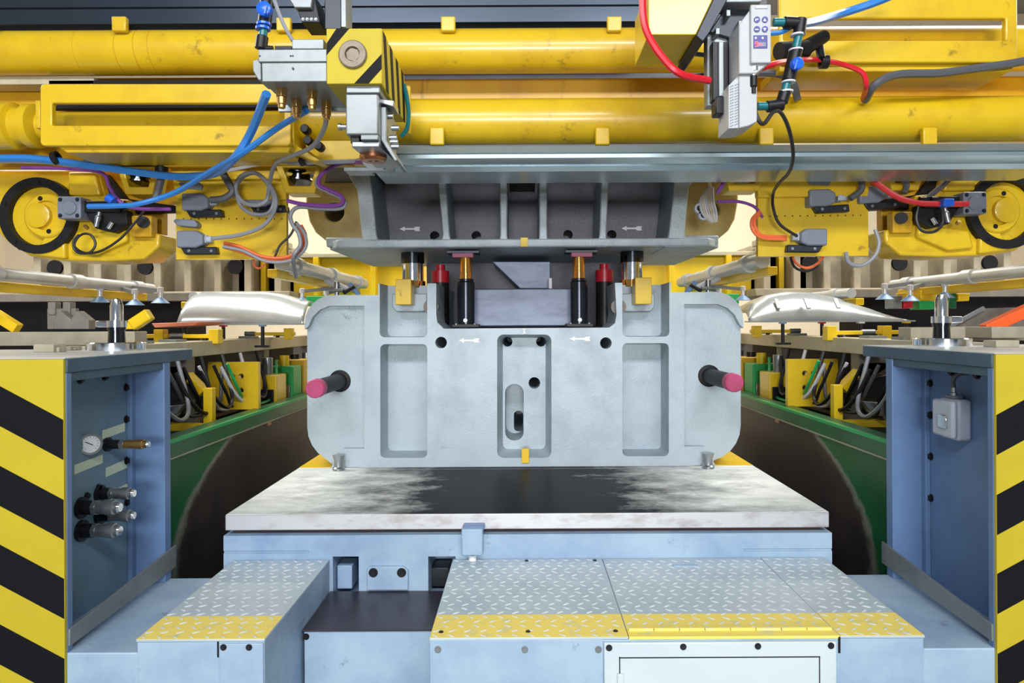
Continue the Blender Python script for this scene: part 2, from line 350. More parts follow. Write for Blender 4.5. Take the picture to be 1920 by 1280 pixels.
MB().pbox(1572, 1194, 1576, 1224, 2.242, .003).build('slot', 'black', t)
t = T('scrap_chute_box', 'low pale blue box with dark oily top between the two steps', 'box', (-.57, 2.8, 0))
MB().box(-.832, -.31, 2.62, 2.99, 0, .497).build('body', 'bluepaint', t, .003)
MB().box(-.836, -.308, 2.612, 2.992, .497, .503).build('oily_top_plate', 'oilysteel', t)
bolt(t, W(574, 1193, 2.62), (0, -1, 0), .01, 'black')
ZP = .586
for S in (1, -1):
    w = 'left' if S > 0 else 'right'
    x1 = -1.26 if S > 0 else -1.2985
    tag(MB().box(-2.5, x1, 2.262, 2.93, 0, ZP).build('base_ledge', 'bluepaint', bev=.004), 'blue painted base ledge under the %s' % ('pillar with the pressure gauge' if S > 0 else 'pillar with the switch box'), 'machine base')
S = 1
# ---------------------------------------------------------------- the two striped pillars
def pillar(side):
    global S; S = side; L = side > 0
    xi = -1.49 if L else -1.533
    X = lambda d: xi - d
    t = T('pillar', ('blue steel pillar with hazard stripes and pressure gauge panel' if L else 'blue steel pillar with hazard stripes and grey switch box inside'), 'pillar', (X(.25), 2.6, ZP))
    MB().box(X(.6), X(0), 2.262, 2.29, ZP, 1.5).build('front_flange', 'pillarblue', t, .003)
    fp = MB().box(X(.6), X(.0015), 2.25, 2.261, ZP - .55, 1.545).build('hazard_panel', 'hazyellow', t)
    xl = X(.6); xr = X(.0025)
    y0s = (787, 937, 1085, 1235); px = 117
    for ys in y0s:                     # black bands, falling towards the middle
        z0 = WZ(ys, 2.249, 980 + (-863)); z1 = WZ(ys + 75, 2.249, 117)
        sl = .54 * (xr - xl)
        MB().prism([(xr, z0), (xr, z1), (xl, z1 + sl), (xl, z0 + sl)], 2.2488, 2.2505).build('black_band', 'hazblack', fp)
    MB().box(X(.14), X(0), 2.88, 2.93, ZP, 1.5).build('back_flange', 'pillarblue', t, .003)
    web = MB().box(X(.17), X(.14), 2.29, 2.90, ZP, 1.5).build('web_panel', 'webgrey' if L else 'pillarblue', t)
    MB().box(X(.14), X(.125), 2.29, 2.34, ZP, 1.5).build('inner_angle', 'pillarblue', t, .002)
    MB().box(X(.14), X(.12), 2.85, 2.88, ZP, 1.5).build('inner_angle', 'pillarblue', t, .002)
    MB().box(X(.14), X(.005), 2.29, 2.88, 1.47, 1.5).build('top_rib', 'pillardark', t, .002)
    tp = MB().box(X(1.3), X(-.004), 2.262, 3.12, 1.5, 1.546).build('top_plate', 'pillardark', t, .003)
    MB().box(X(1.3), X(-.002), 2.252, 3.118, 1.546, 1.549).build('bright_wear_sheet', 'palealu', tp)
    MB().xprism([(2.265, .607), (2.96, .625), (2.96, .716), (2.265, .662)], X(.002), X(-.006)).build('diagonal_guard_strip', 'alu', t, .001)
    for zz in (1.40, 1.27, 1.10, .93): bolt(web, (X(.14), 2.845, zz), (1, 0, 0), .013, 'black', .012)
    for yy, zz in ((2.55, 1.455), (2.70, 1.455)): bolt(web, (X(.14), yy, zz), (1, 0, 0), .013, 'black', .012)
    if L:
        for yy, zz in ((2.585, 1.02), (2.655, 1.035), (2.585, .88), (2.68, .905)): bolt(web, (X(.14), yy, zz), (1, 0, 0), .011, 'darksteel', .012)
        for (yy, zz, wdt, hh, tl) in ((2.76, 1.235, .075, .034, .02), (2.60, 1.135, .085, .034, .03), (2.79, 1.085, .085, .036, .03), (2.80, .985, .08, .034, .03)):
            MB().xprism([(yy - wdt, zz - hh / 2 - .004), (yy + wdt, zz - hh / 2 + .004), (yy + wdt, zz + hh / 2 + .004), (yy - wdt, zz + hh / 2 - .004)], X(.14), X(.1385)).build('paper_label', 'tape', web)
    return t, X, web
tL, XL, webL = pillar(1)
o = Vector((XL(.14), 2.60, 1.213))
g = T('pressure_gauge', 'round steel pressure gauge with white dial on the left pillar', 'gauge', o)
D = Vector((.72, -.69, 0)); U = Vector((0, 0, 1)); Hh = D.cross(U)
MB().cyl(o - D * .02, o + D * .022, .037, n=28).build('case', 'steel', g, .003)
MB().ring(o + D * .022, D, .032, .04, .006).build('bezel', 'chrome', g)
d = MB().cyl(o + D * .0225, o + D * .0235, .033, n=28).build('dial', 'dial', g)
for k in range(13):
    a = math.radians(225 - k * 22.5); e = o + D * .024; v = Hh * -math.cos(a) + U * math.sin(a)
    MB().beam(e + v * .022, e + v * .028, .0012, .0008).build('scale_mark', 'black', d)
e = o + D * .0252; v = Hh * .85 + U * .5; MB().beam(e - v * .010, e + v * .02, .0025, .001, D).build('needle', 'black', d)
def coupling(label, y, z, ln, r=.016, extra=0):
    o = Vector((XL(.14), y, z)); c = T('hydraulic_coupling', label, 'coupling', o)
    D = Vector((1, 0, 0))
    MB().lathe(o, D, [(r * 1.5, 0), (r * 1.5, .012), (r, .012), (r, ln * .35)]).build('socket', 'black', c)
    MB().cyl(o + D * ln * .35, o + D * ln * .45, r * 1.1, n=6).build('hex_nut', 'steel', c)
    b = MB().lathe(o, D, [(r * .9, ln * .45), (r * .95, ln * .7), (r * 1.05, ln * .7), (r * 1.05, ln * .9), (r * .8, ln * .92), (r * .8, ln)]).build('sleeve', 'brass' if extra else 'steel', c)
    MB().lathe(o + D * ln, D, [(r * .35, 0), (r * .75, .001), (r * .6, .008), (r * .35, .008)]).build('chrome_nipple', 'chrome', b)
coupling('single brass hydraulic coupling sticking out right of the pressure gauge', 2.71, 1.19, .16, .018, 1)
coupling('long chrome coupling, front one of the upper pair below the gauge', 2.55, .985, .14, .026)
coupling('long chrome coupling, rear one of the upper pair below the gauge', 2.66, 1.01, .13, .022)
coupling('long chrome coupling, front one of the lower pair below the gauge', 2.55, .90, .14, .026)
coupling('long chrome coupling, rear one of the lower pair below the gauge', 2.66, .925, .13, .022)
tR, XR, webR = pillar(-1)
o = Vector((XR(.14), 2.62, 1.21))
sb = T('switch_box', 'small grey metal switch box on the right blue pillar', 'switch box', o)
MB().box(o.x, o.x + .055, 2.58, 2.70, 1.205, 1.36).build('body', 'greyboxlight', sb, .012)
MB().box(o.x + .057, o.x + .08, 2.575, 2.705, 1.215, 1.355).build('cover', 'greyboxlight', sb, .01)
MB().box(o.x + .015, o.x + .05, 2.61, 2.67, 1.36, 1.372).build('gland_plate', 'greybox', sb, .003)
MB().box(o.x + .08, o.x + .09, 2.6, 2.65, 1.25, 1.30).build('latch', 'chrome', sb, .003)
MB().lathe((o.x + .034, 2.64, 1.372), (0, 0, 1), [(.012, 0), (.012, .01), (.009, .012), (.009, .03)], 8).build('cable_gland', 'steel', sb)
tag(MB().tube([(o.x + .034, 2.64, 1.40), (o.x + .034, 2.64, 1.43), (o.x + .025, 2.62, 1.455), (o.x - .005, 2.60, 1.46)], .009).build('cable', 'darkcable'), 'short grey cable bent above the grey switch box', 'cable')
for S in (1, -1):
    x = -1.745 if S > 0 else -1.80; z0 = 1.549; w = 'left' if S > 0 else 'right'
    t = T('locating_pin', 'polished steel locating pin on the %s pillar top' % w, 'pin', (x, 2.98, z0))
    MB().lathe((x, 2.98, z0), (0, 0, 1), [(.114, 0), (.114, .03), (.110, .034), (.03, .034)], 36).build('base_disc', 'chrome', t)
    MB().lathe((x, 2.98, z0), (0, 0, 1), [(.034, .034), (.032, .085), (.036, .086), (.036, .098)], 24).build('sleeve', 'darkchrome', t)
    MB().box(x - .082, x + .03, 2.96, 3.0, z0 + .098, z0 + .126).build('cross_bar', 'chrome', t, .006)
    MB().lathe((x, 2.98, z0), (0, 0, 1), [(.04, .098), (.04, .126), (.026, .127), (.026, .19), (.019, .218), (.012, .222)], 24).build('pin', 'chrome', t)
S = 1
# ---------------------------------------------------------------- lower die
def arrow(parent, cx, cy, Y, name='white_arrow'):     # arrow pointing left, painted
    k = [(-19, 0), (-9, -4.5), (-9, -1.6), (8, -1.6), (11, -4), (20, -4), (18, 0), (20, 4), (11, 4), (8, 1.6), (-9, 1.6), (-9, 4.5)]
    return MB().pprism([(cx + a, cy + b) for a, b in k], Y - .0015, .0018).build(name, 'white', parent)
YD = 4.0
ld = T('lower_die', 'massive grey cast lower press die standing on the bolster', 'press die', (0, 4.6, ZB))
# bottom edge of the casting lies on the bolster: cut at ZB
prof = [(625, 874.6), *[(640 - 69 * math.cos(math.radians(a)), 803 + 69 * math.sin(math.radians(a))) for a in (75, 60, 45, 30, 15, 0)], *[(624 - 53 * math.cos(math.radians(a)), 606 - 53 * math.sin(math.radians(a))) for a in (0, 15, 30, 45, 60, 75, 90)], (709, 553), (709, 531), (818, 531), (818, 590), (820, 604), (832, 616),
        (1142, 614), (1153, 606), (1156, 590), (1153, 530), (1258, 529), (1258, 548), *[(1341 + 53 * math.sin(math.radians(a)), 600 - 53 * math.cos(math.radians(a))) for a in (0, 15, 30, 45, 60, 75, 90)], *[(1326 + 68 * math.cos(math.radians(a)), 800 + 68 * math.sin(math.radians(a))) for a in (0, 15, 30, 45, 60, 75)], (1341, 872)]
pts = []
for a, b in prof:
    p = W(a, b, YD); pts.append((p.x, max(p.z, ZB) if b < 869 else ZB))
cut = MB()
cut.pprism([(540, 640), (578, 612), (586, 594), (600, 580), (618, 573), (683, 573), (683, 841), (644, 841), (600, 905), (540, 905)], YD - .1, .15, at=YD)
cut.pprism([(1420, 640), (1387, 608), (1378, 590), (1364, 577), (1346, 570), (1283, 570), (1283, 837), (1322, 837), (1360, 905), (1420, 905)], YD - .1, .15, at=YD)
for r in ((712, 500, 801, 632), (1167, 498, 1255, 631)): cut.pprism(rrect(*r, 9), YD - .1, .34, at=YD)
for r in ((713, 645, 801, 858), (1167, 643, 1254, 855)): cut.pprism(rrect(*r, 9), YD - .1, .33, at=YD)
c2 = rrect(931, 626, 1035, 859, 12); 
cut.pprism(c2, YD - .02, .18, [(983 + (a - 983) * .80, 742 + (b - 742) * .93) for a, b in c2], at=YD)
for x, y, r in ((827, 642, 11), (1136, 643, 11)): cut.pprism(circ(x, y, r), YD - .1, 1.3, at=YD)
for x, y in ((951, 641), (1015, 641)): cut.pprism(circ(x, y, 9.5), YD - .06, 1.3, at=YD + .08)
cut.pprism(circ(1002, 718, 11), YD + .1, 1.2, at=YD + .15)
cut.pprism(rrect(947, 720, 982, 826, 16), YD + .1, .34, at=YD + .15)
cut.pprism(rrect(963, 775, 981, 815, 8), YD + .2, 1.1, at=YD + .3)
body = MB().prism(pts, YD, 5.35).build('casting', 'die', ld, .009, cut=cut, seg=3)
arrow(ld, 879, 638, YD); arrow(ld, 1087, 635, YD)
MB().pprism([(978, 617), (986, 616), (983, 620), (986, 624), (979, 627), (980, 625), (983, 624), (981, 621), (983, 618)], YD - .0015, .0018).build('painted_number', 'white', ld)
MB().pbox(978, 841, 992, 868, YD - .012, .03).build('yellow_centre_mark', 'yellowclean', ld, .002)
for s_, xa, za in ((0, -1.07, -.325), (1, 1.087, -.306)):
    z = 1.65 + za; t2 = MB().lathe((xa, 4.06, z), (0, -1, 0), [(.066, 0), (.064, .015), (.05, .02), (.044, .02), (.044, .44)], 28).build('lifting_pin', 'rubber', ld)
    MB().lathe((xa, 3.62, z), (0, -1, 0), [(.044, 0), (.049, .0), (.049, .055), (.045, .06)], 28).build('pink_end_cap', 'pink', t2)
for s_, a in ((0, (741, 523, 771, 571)), (1, (1191, 520, 1222, 570))):
    MB().pbox(*a, 3.985, .12).build('yellow_stop_block', 'yellow', ld, .004)
    x = (a[0] + a[2]) / 2 + (12 if not s_ else -12)
    MB().pprism([(x - 33, 550), (x + 33, 550), (x + 33, 575), (x + 26, 584), (x - 26, 584), (x - 33, 575)], YD + .13, .2).build('stop_seat', 'die', ld, .006)
# punch and dark inside of the lower die
MB().pbox(886, 541, 1078, 611, 4.32, .9).build('punch_block', 'punch', ld, .006)
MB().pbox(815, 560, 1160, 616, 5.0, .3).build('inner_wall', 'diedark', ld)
for x in (808, 1160):
    p = W(x, 575, 4.06); MB().cyl(p, p + Vector((0, .06, 0)), .045).build('side_bush', 'greycast', ld)
for S in (1, -1):
    w = 'left' if S > 0 else 'right'
    # clamp studs on the bolster
    p = W(635, 872, 3.93); p.z = ZB
    tag(MB().lathe(p, (0, 0, 1), [(.034, 0), (.034, .012), (.026, .02), (.024, .055), (.031, .075), (.033, .085), (.02, .086)], 20).build('clamp_stud', 'steel'), 'short polished clamp stud at the %s foot of the lower die' % w, 'stud')
    # gas cylinder
    b = W(874, 610, 4.14); u = Vector((0, 0, 1)); top = W(872, 482, 4.14).z - b.z
    t = T('gas_spring', 'black gas spring cylinder with golden rod, %s of the punch block' % w, 'cylinder', b)
    MB().box(b.x - .078, b.x + .078, 4.08, 4.24, b.z - .01, b.z + .008).build('foot_plate', 'black', t, .002)
    for dx in (-.055, .055): bolt(t, (b.x + dx, 4.09, b.z + .008), (0, 0, 1), .009, 'steel')
    MB().lathe(b, u, [(.052, 0), (.052, .255), (.045, .262), (.045, .276), (.04, .278)], 24).build('cylinder_body', 'cylblack', t)
    MB().cyl(b + u * .27, b + u * (top - .005), .036, n=24).build('golden_rod', 'gold', t)
    MB().lathe((b.x, b.y - .054, b.z + .03), (0, -1, 0), [(.012, 0), (.012, .004), (.005, .004), (.004, .001)], 14).build('valve_plug', 'white', t)
    # guide pillar
    p = W(774, 531, 4.3); zt = WZ(468, 4.3)
    t = T('guide_pillar', 'polished guide pillar between the dies, %s of the gas springs' % w, 'pillar', p)
    MB().lathe(p, u, [(.078, -.03), (.078, .012), (.068, .013)], 28).build('bronze_ring', 'gold', t)
    MB().cyl(p, p + u * .12, .064, n=28).build('chrome_column', 'chrome', t)
    MB().cyl(p + u * .12, Vector((p.x, p.y, zt)), .072, n=28).build('dark_sleeve', 'darkchrome', t)
    # red buffer
    p = W(826, 530, 4.45)
    t = T('red_buffer', 'red buffer on black post, %s side between the dies' % w, 'buffer', W(826, 600, 4.45))
    MB().cyl(Vector((p.x, p.y, WZ(612, 4.45))), p, .055).build('post', 'black', t)
    MB().cyl(p, p + u * .075, .056, n=20).build('red_pad', 'red', t)
    MB().cyl(p + u * .075, p + u * .115, .03, n=16).build('red_tip', 'red', t)
S = 1
tag(MB().pbox(1029, 521, 1035, 541, 4.34, .02).build('sensor_pin', 'white', bev=.002), 'small white sensor pin standing on the punch block', 'pin')
# ---------------------------------------------------------------- upper die
ud = T('upper_die', 'grey ribbed upper press die hanging above the lower die', 'press die', W(980, 463, 4.6))
zf, zg = WZ(463, YD), WZ(447, YD); zt = 2.549
xs = [WX(v, YD, 455) for v in (608, 632, 1330, 1358)]
MB().zprism([(xs[0], 4.12), (xs[1], 4.0), (xs[2], 4.0), (xs[3], 4.12), (xs[3], 5.3), (xs[0], 5.3)], zf, zg).build('bottom_flange', 'dieupper', ud, .008)
bc = MB().pprism(rrect(955, 322, 1003, 366, 8), 4.3, .4, at=4.42)
for x, y in ((815, 442), (893, 442), (1065, 440), (1147, 440)): bc.pprism(circ(x, y, 9), 4.3, .4, at=4.42)
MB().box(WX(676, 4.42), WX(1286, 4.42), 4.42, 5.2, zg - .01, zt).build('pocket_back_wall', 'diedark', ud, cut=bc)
def rib(pts, name='rib', t_=.42, m='dieupper'):
    e = [(a, b) for a, b in pts]; return MB().pprism(e, YD + .004, t_).build(name, m, ud, .007)
rib([(820, 325), (835, 325), (843, 440), (848, 463), (824, 463), (830, 440)], t_=.44)
rib([(937, 325), (951, 325), (951, 440), (955, 463), (934, 463), (938, 440)], t_=.44)
rib([(1011, 325), (1026, 325), (1026, 440), (1030, 463), (1008, 463), (1011, 440)], t_=.44)
rib([(1128, 325), (1142, 325), (1137, 440), (1138, 463), (1118, 463), (1124, 440)], t_=.44)
rib([(654, 318), (693, 318), (699, 370), (706, 440), (713, 463), (680, 463), (674, 400), (669, 355), (654, 330)], 'end_rib')
rib([(1308, 318), (1266, 318), (1262, 370), (1254, 440), (1246, 463), (1283, 463), (1287, 400), (1292, 350), (1310, 325)], 'end_rib')
for S in (1, -1):
    c = MB().pprism(circ(627, 397, 18, 20), 4.2, 1.0, at=4.36)
    MB().pprism([(573, 341), (700, 341), (700, 450), (640, 455), (612, 452), (592, 436), (580, 415), (573, 380)], 4.36, .85).build('side_wing', 'diewing', ud, .01, cut=c)
    MB().pprism([(612, 463), (610, 445), (700, 445), (700, 463)], 4.08, .9).build('wing_foot', 'dieupper', ud, .008)
    MB().pbox(848, 474, 887, 482, 4.1, .09).build('pink_pressure_pad', 'pinkpad', ud, .002)
    MB().pbox(838, 470, 898, 474, 4.08, .14).build('pad_plate', 'darksteel', ud)
S = 1
arrow(ud, 768, 429, 4.419); arrow(ud, 1184, 428, 4.419)
MB().pbox(976, 445, 990, 462, YD - .008, .02).build('yellow_centre_mark', 'yellowclean', ud, .002)
MB().pbox(974, 312, 990, 324, 4.2, .05).build('yellow_tab', 'yellow', ud, .002)
MB().pprism([(922, 490), (1032, 490), (1032, 541), (975, 541)], 4.5, .5).build('punch_holder', 'punch', ud, .005)
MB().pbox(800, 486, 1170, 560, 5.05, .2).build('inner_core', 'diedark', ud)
t = T('press_slide', 'dark steel press slide behind the yellow pipes above the upper die', 'machine', (0, 4.6, 2.552))
MB().box(-1.29, 1.29, 3.64, 5.7, 2.552, 3.8).build('slide_body', 'diedark', t)
# ---------------------------------------------------------------- overhead rails and pipes
def xrail(name, prof, p0, p1, m, label, cat, bev=0):
    return tag(MB().xprism(prof, p0, p1).build(name, m, bev=bev), label, cat)
xrail('aluminium_rail', [(3.035, 2.430), (3.0, 2.392), (3.008, 2.389), (3.0, 2.386), (3.0, 2.370), (3.03, 2.347), (3.036, 2.344), (3.03, 2.341), (3.05, 2.322), (3.3, 2.322), (3.3, 2.430)],
      WX(700, 3.0), 2.35, 'rail', 'long shiny aluminium rail above the upper die', 'rail')
xrail('dark_rail', [(3.36, 3.32), (3.30, 3.29), (3.30, 3.17), (3.31, 3.165), (3.30, 3.16), (3.30, 3.09), (3.32, 3.084), (3.36, 3.04), (3.6, 3.04), (3.6, 3.32)],
      -2.7, WX(1216, 3.3), 'raildark', 'dark steel rail along the top above the upper yellow pipe', 'rail')
up = T('upper_pipe', 'thick yellow pipe running across just below the dark rail', 'pipe', (0, 3.28, 2.84))
zc = WZ(96, 3.28); MB().cyl((-2.7, 3.28, zc), (2.8, 3.28, zc), .101, n=36).build('pipe_body', 'yellow', up)
def clip(parent, px, py0, py1, Y, w=27):
    MB().pbox(px - w / 2, py0, px + w / 2, py1, Y, .03).build('clip', 'yellow', parent, .006)
for x in (222, 840, 1152): clip(up, x, 30, 58, 3.165)
clip(up, 531, 32, 58, 3.165)
for x in (160, 235, 270, 296): c = WX(x, 3.28, 96); MB().ring((c, 3.28, zc), (1, .0, .06), .1005, .1018, .004).build('weld_seam', 'yellowdirty', up)
lp = T('lower_pipe', 'thick yellow pipe running across directly above the aluminium rail', 'pipe', (0, 3.24, 2.5))
zc = WZ(228, 3.24); MB().cyl((WX(540, 3.24), 3.24, zc), (2.8, 3.24, zc), .104, n=36).build('pipe_body', 'yellow', lp)
MB().cyl((-2.3, 3.26, zc - .006), (WX(545, 3.24), 3.26, zc - .006), .066, n=28).build('narrow_pipe', 'yellow', lp)
for x in (819, 1130, 1438, 1745): clip(lp, x, 238, 271, 3.118)
MB().lathe((-2.25, 3.24, zc - .01), (-1, 0, 0), [(.066, 0), (.1, .01), (.1, .05), (.085, .06), (.085, .1), (.108, .11), (.108, .4)], 30).build('pipe_coupling', 'yellow', lp)
tag(MB().pbox(620, 146, 2000, 205, 3.42, .04).build('web_plate', 'yellowdirty'), 'stained yellow web plate seen between the two long pipes', 'plate')
t = T('back_plate', 'stained yellow beam plate behind the slotted frame at the left', 'plate', W(300, 310, 3.42))
MB().pbox(-60, 146, 660, 312, 3.42, .05).build('plate', 'yellowdirty', t)
MB().pbox(-40, 145, 176, 158, 3.3, .1).build('ledge', 'beige', t, .003)
# slotted frames
def slotframe(label, a, b, c, d, sl, Y):
    t = T('slotted_frame', label, 'frame', W((a + c) / 2, d, Y))
    MB().pprism(rrect(a, b, c, d, 8), Y, .03).build('frame_body', 'yellow', t, .006, cut=MB().pprism(rrect(*sl, 3), Y - .1, .4, at=Y))
    return t
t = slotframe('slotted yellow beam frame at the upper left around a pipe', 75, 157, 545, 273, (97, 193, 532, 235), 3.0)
MB().pprism([(105, 272), (545, 272), (540, 286), (125, 286)], 3.03, .25).build('bottom_lip', 'yellow', t, .004)
MB().pbox(66, 188, 75, 240, 3.03, .05).build('end_lug', 'yellow', t, .003)
MB().pbox(92, 150, 545, 202, 3.3, .04).build('slot_shade_strip', 'rubber', t)  # dark strip standing in for the shade along the slot's top
t = slotframe('slotted yellow beam frame at the upper right corner', 1462, -30, 1908, 117, (1468, 34, 1886, 76), 3.0)
MB().pprism([(1462, 117), (1908, 117), (1895, 134), (1462, 134)], 3.03, .25).build('bottom_lip', 'yellow', t, .004)
t = T('strut_plate', 'bent yellow strut plate below the manifold block', 'plate', W(590, 300, 3.15))
MB().pprism([(532, 195), (548, 195), (552, 270), (600, 300), (590, 302), (545, 285)], 3.1, .12).build('strut', 'yellow', t, .004)
MB().pprism([(560, 222), (655, 206), (690, 298), (600, 300), (575, 280)], 3.2, .06).build('gusset', 'yellow', t, .004)
for x, y in ((570, 240), (576, 262), (596, 272)):
    p = W(x, y, 3.08); MB().lathe(p, (0, 1, 0), [(.016, 0), (.02, .006), (.02, .05)], 14).build('black_knob', 'black', t)
# lower yellow beams and the drilled plates, both sides
for S in (1, -1):
    w = 'left' if S > 0 else 'right'
    t = T('drilled_plate', 'flat yellow plate with a row of small holes, %s of the upper die' % w, 'plate', W(430, 486, 3.5))
    cut = MB()
    for k in range(14): cut.pprism(circ(344 + k * 14.2, 410, 1.7, 8), 3.4, .3, at=3.5)
    MB().pbox(330, 372, 537, 486, 3.5, .03).build('plate', 'yellow', t, .002, cut=cut)
    MB().pprism([(318, 306), (600, 306), (600, 322), (538, 330), (536, 374), (330, 374)], 3.46, .05).build('upper_band', 'yellow', t, .004)
    MB().pbox(300, 284, 690, 304, 3.44, .12).build('edge_beam', 'yellow', t, .004)
    MB().pbox(330, 330, 537, 336, 3.44, .03).build('fold', 'yellow', t, .003)
    # pulley in its housing
    for nm, cx, cy, sc, wh in (('inner', 560, 332, 1, 'beside the upper die end'), ('outer', 258, 334, .9, 'behind the valve cables')):
        t = T('pulley', 'dark grooved pulley in a yellow fork, %s at the %s' % (wh, w), 'pulley', W(cx, cy + 30, 3.5))
        MB().pprism([(cx - 45 * sc, cy - 26), (cx - 26 * sc, cy + 30), (cx + 30 * sc, cy + 30), (cx + 42 * sc, cy - 26)], 3.42, .12).build('fork', 'yellow', t, .005,
            cut=MB().pprism([(cx - 30 * sc, cy - 18), (cx - 18 * sc, cy + 16), (cx + 22 * sc, cy + 16), (cx + 32 * sc, cy - 18)], 3.3, .4, at=3.42))
        p = W(cx + 2, cy, 3.5); r = .05 * sc
        MB().lathe(p - Vector((0, 0, .028)), (0, .12, 1), [(r * 1.3, 0), (r * 1.3, .008), (r, .014), (r, .034), (r * 1.3, .04), (r * 1.3, .05), (r * .6, .05)], 22).build('wheel', 'darkchrome', t)
    # arm with the big round boss
    t = T('swing_arm', 'yellow cast swing arm with black rimmed round hub at the %s edge' % w, 'machine arm', W(150, 486, 3.5))
    O = [(-60, 318), (182, 318), (196, 370), (242, 374), (246, 430), (300, 438), (298, 462), (270, 486), (200, 490), (110, 488), (55, 480), (12, 452), (-20, 420), (-60, 420)]
    MB().pprism(O, 3.52, .2).build('arm_body', 'yellow', t, .012, seg=3)
    MB().pprism([(128, 322), (176, 322), (188, 366), (128, 366)], 3.49, .05).build('raised_rib', 'yellow', t, .008)
    MB().pprism([(140, 440), (236, 428), (238, 452), (180, 478), (132, 474)], 3.49, .05).build('raised_rib', 'yellow', t, .01)
    MB().pprism([(62, 478), (96, 420), (120, 420), (122, 485)], 3.49, .05).build('raised_rib', 'yellow', t, .01)
    MB().pbox(246, 404, 284, 444, 3.48, .06).build('end_block', 'yellowdirty', t, .006)
    c = W(74, 405, 3.50); D = (0, -1, 0)
    MB().ring(c + Vector((0, .03, 0)), D, .148, .192, .05, 44).build('black_rim', 'rubber', t)
    h_ = MB().lathe(c + Vector((.0, .03, 0)), D, [(.150, 0), (.150, .012), (.140, .012)], 40).build('hub_dish', 'yellow', t)
    c2_ = c + Vector((.045, 0, 0)); MB().lathe(c2_ + Vector((0, .02, 0)), D, [(.112, 0), (.112, .035), (.104, .042), (.075, .042), (.07, .028), (.03, .028)], 40).build('hub', 'yellow', t, 0)
    MB().lathe(c + Vector((.01, .0, .0)), D, [(.062, -.01), (.062, .032), (.055, .036)], 32).build('hub_boss', 'yellow', t)
    for q in ((.02, .085), (.062, -.08), (.135, .03)): MB().cyl(c + Vector((q[0], -.024, q[1])), c + Vector((q[0], -.015, q[1])), .012, n=12).build('hub_hole', 'black', t)
    for k in range(5):
        a = math.radians(15 + 72 * k); bolt(t, c + Vector((math.cos(a) * .17, -.02, math.sin(a) * .17)), D, .008, 'black')
    MB().pprism([(176, 300), (336, 300), (336, 372), (306, 392), (306, 440), (240, 440), (190, 372)], 3.62, .05).build('link_plate', 'yellowdirty', t, .006)
    MB().pprism([(186, 326), (200, 326), (236, 372), (332, 386), (332, 398), (250, 400), (200, 374)], 3.57, .04).build('dark_belt', 'rubber', t, .004)
    MB().cyl(W(268, 416, 3.46), W(268, 416, 3.48), .03, n=18).build('dark_bore', 'black', t)
    # valve block on the arm
    t = T('valve_block', 'grey square valve head with black pneumatic body on the %s swing arm' % w, 'valve', W(130, 410, 3.42))
    MB().pprism(rrect(107, 368, 151, 410, 4), 3.40, .09).build('square_head', 'greybox', t, .006)
    MB().pprism(circ(129, 389, 13, 20), 3.392, .01).build('round_cap', 'greybox', t, .003)
    for dx in (-16, 16):
        for dy in (-15, 15): bolt(t, W(129 + dx, 389 + dy, 3.40), D, .008, 'darksteel', .006)
    MB().pbox(150, 376, 225, 398, 3.43, .06).build('black_body', 'black', t, .005)
    MB().pprism([(160, 398), (236, 392), (240, 420), (212, 436), (178, 428)], 3.44, .06).build('lower_body', 'rubber', t, .006)
    p = W(180, 425, 3.41); MB().lathe(p, (.25, 0, 1), [(.012, 0), (.012, .03), (.015, .03), (.015, .05), (.01, .055), (.01, .075)], 12).build('threaded_fitting', 'steel', t)
    p = W(203, 428, 3.42); MB().cyl(p, p + Vector((.02, 0, .03)), .011).build('fitting', 'chrome', t)
    p = W(164, 428, 3.42); MB().cyl(p, p + Vector((.0, -.02, .01)), .009).build('brass_plug', 'brass', t)
    for x in (200, 222): MB().cyl(W(x, 382, 3.42), W(x + 12, 382, 3.42), .015).build('clamp_collar', 'black', t)
S = 1
# grey plug connectors
def plug(x, y, label, fl=1, tilt=0, lid=True, Y=3.44):
    t = T('plug_connector', label, 'connector', W(x, y + 22, Y))
    q = lambda pts: [(x + fl * a, y + b + tilt * a) for a, b in pts]
    MB().pprism(q([(-22, -18), (16, -18), (28, -10), (28, 8), (14, 14), (-22, 14)]), Y, .09).build('hood', 'greybox', t, .008)
    MB().pprism(q([(-14, 14), (52, 12), (54, 26), (-6, 27)]), Y + .02, .07).build('socket_base', 'darksteel', t, .005)
    if lid: MB().pprism(q([(-28, -36), (-24, -40), (12, -38), (18, -31), (16, -24), (-20, -27)]), Y + .01, .07).build('spring_lid', 'greybox', t, .005)
    a, b = q([(28, -1), (46, -1)]); p = W(a[0], a[1], Y + .04); r = W(b[0], b[1], Y + .04)
    MB().cyl(p, p + (r - p) * .5, .024, n=6).build('gland_nut', 'greyboxlight', t); MB().cyl(p + (r - p) * .5, r, .018, n=14).build('gland', 'greyboxlight', t)
    for d in (2, 44):
        e = q([(d, 20)])[0]; bolt(t, W(e[0], e[1], Y + .02), (0, -1, 0), .006, 'steel')
plug(362, 380, 'grey plug connector upper left on the left drilled plate')
plug(352, 450, 'grey plug connector at the lower left corner of the left plate')
plug(482, 372, 'grey plug connector inside the coiled cable on the left plate', lid=False, Y=3.47)
plug(1540, 372, 'grey plug connector with raised lid on the right drilled plate', fl=1, tilt=-.03)
plug(1634, 366, 'dark grey plug connector at the right edge of the right plate', fl=1, tilt=-.06, lid=False, Y=3.47)
plug(1530, 446, 'grey plug connector at the bottom of the right drilled plate', fl=-1, lid=False)
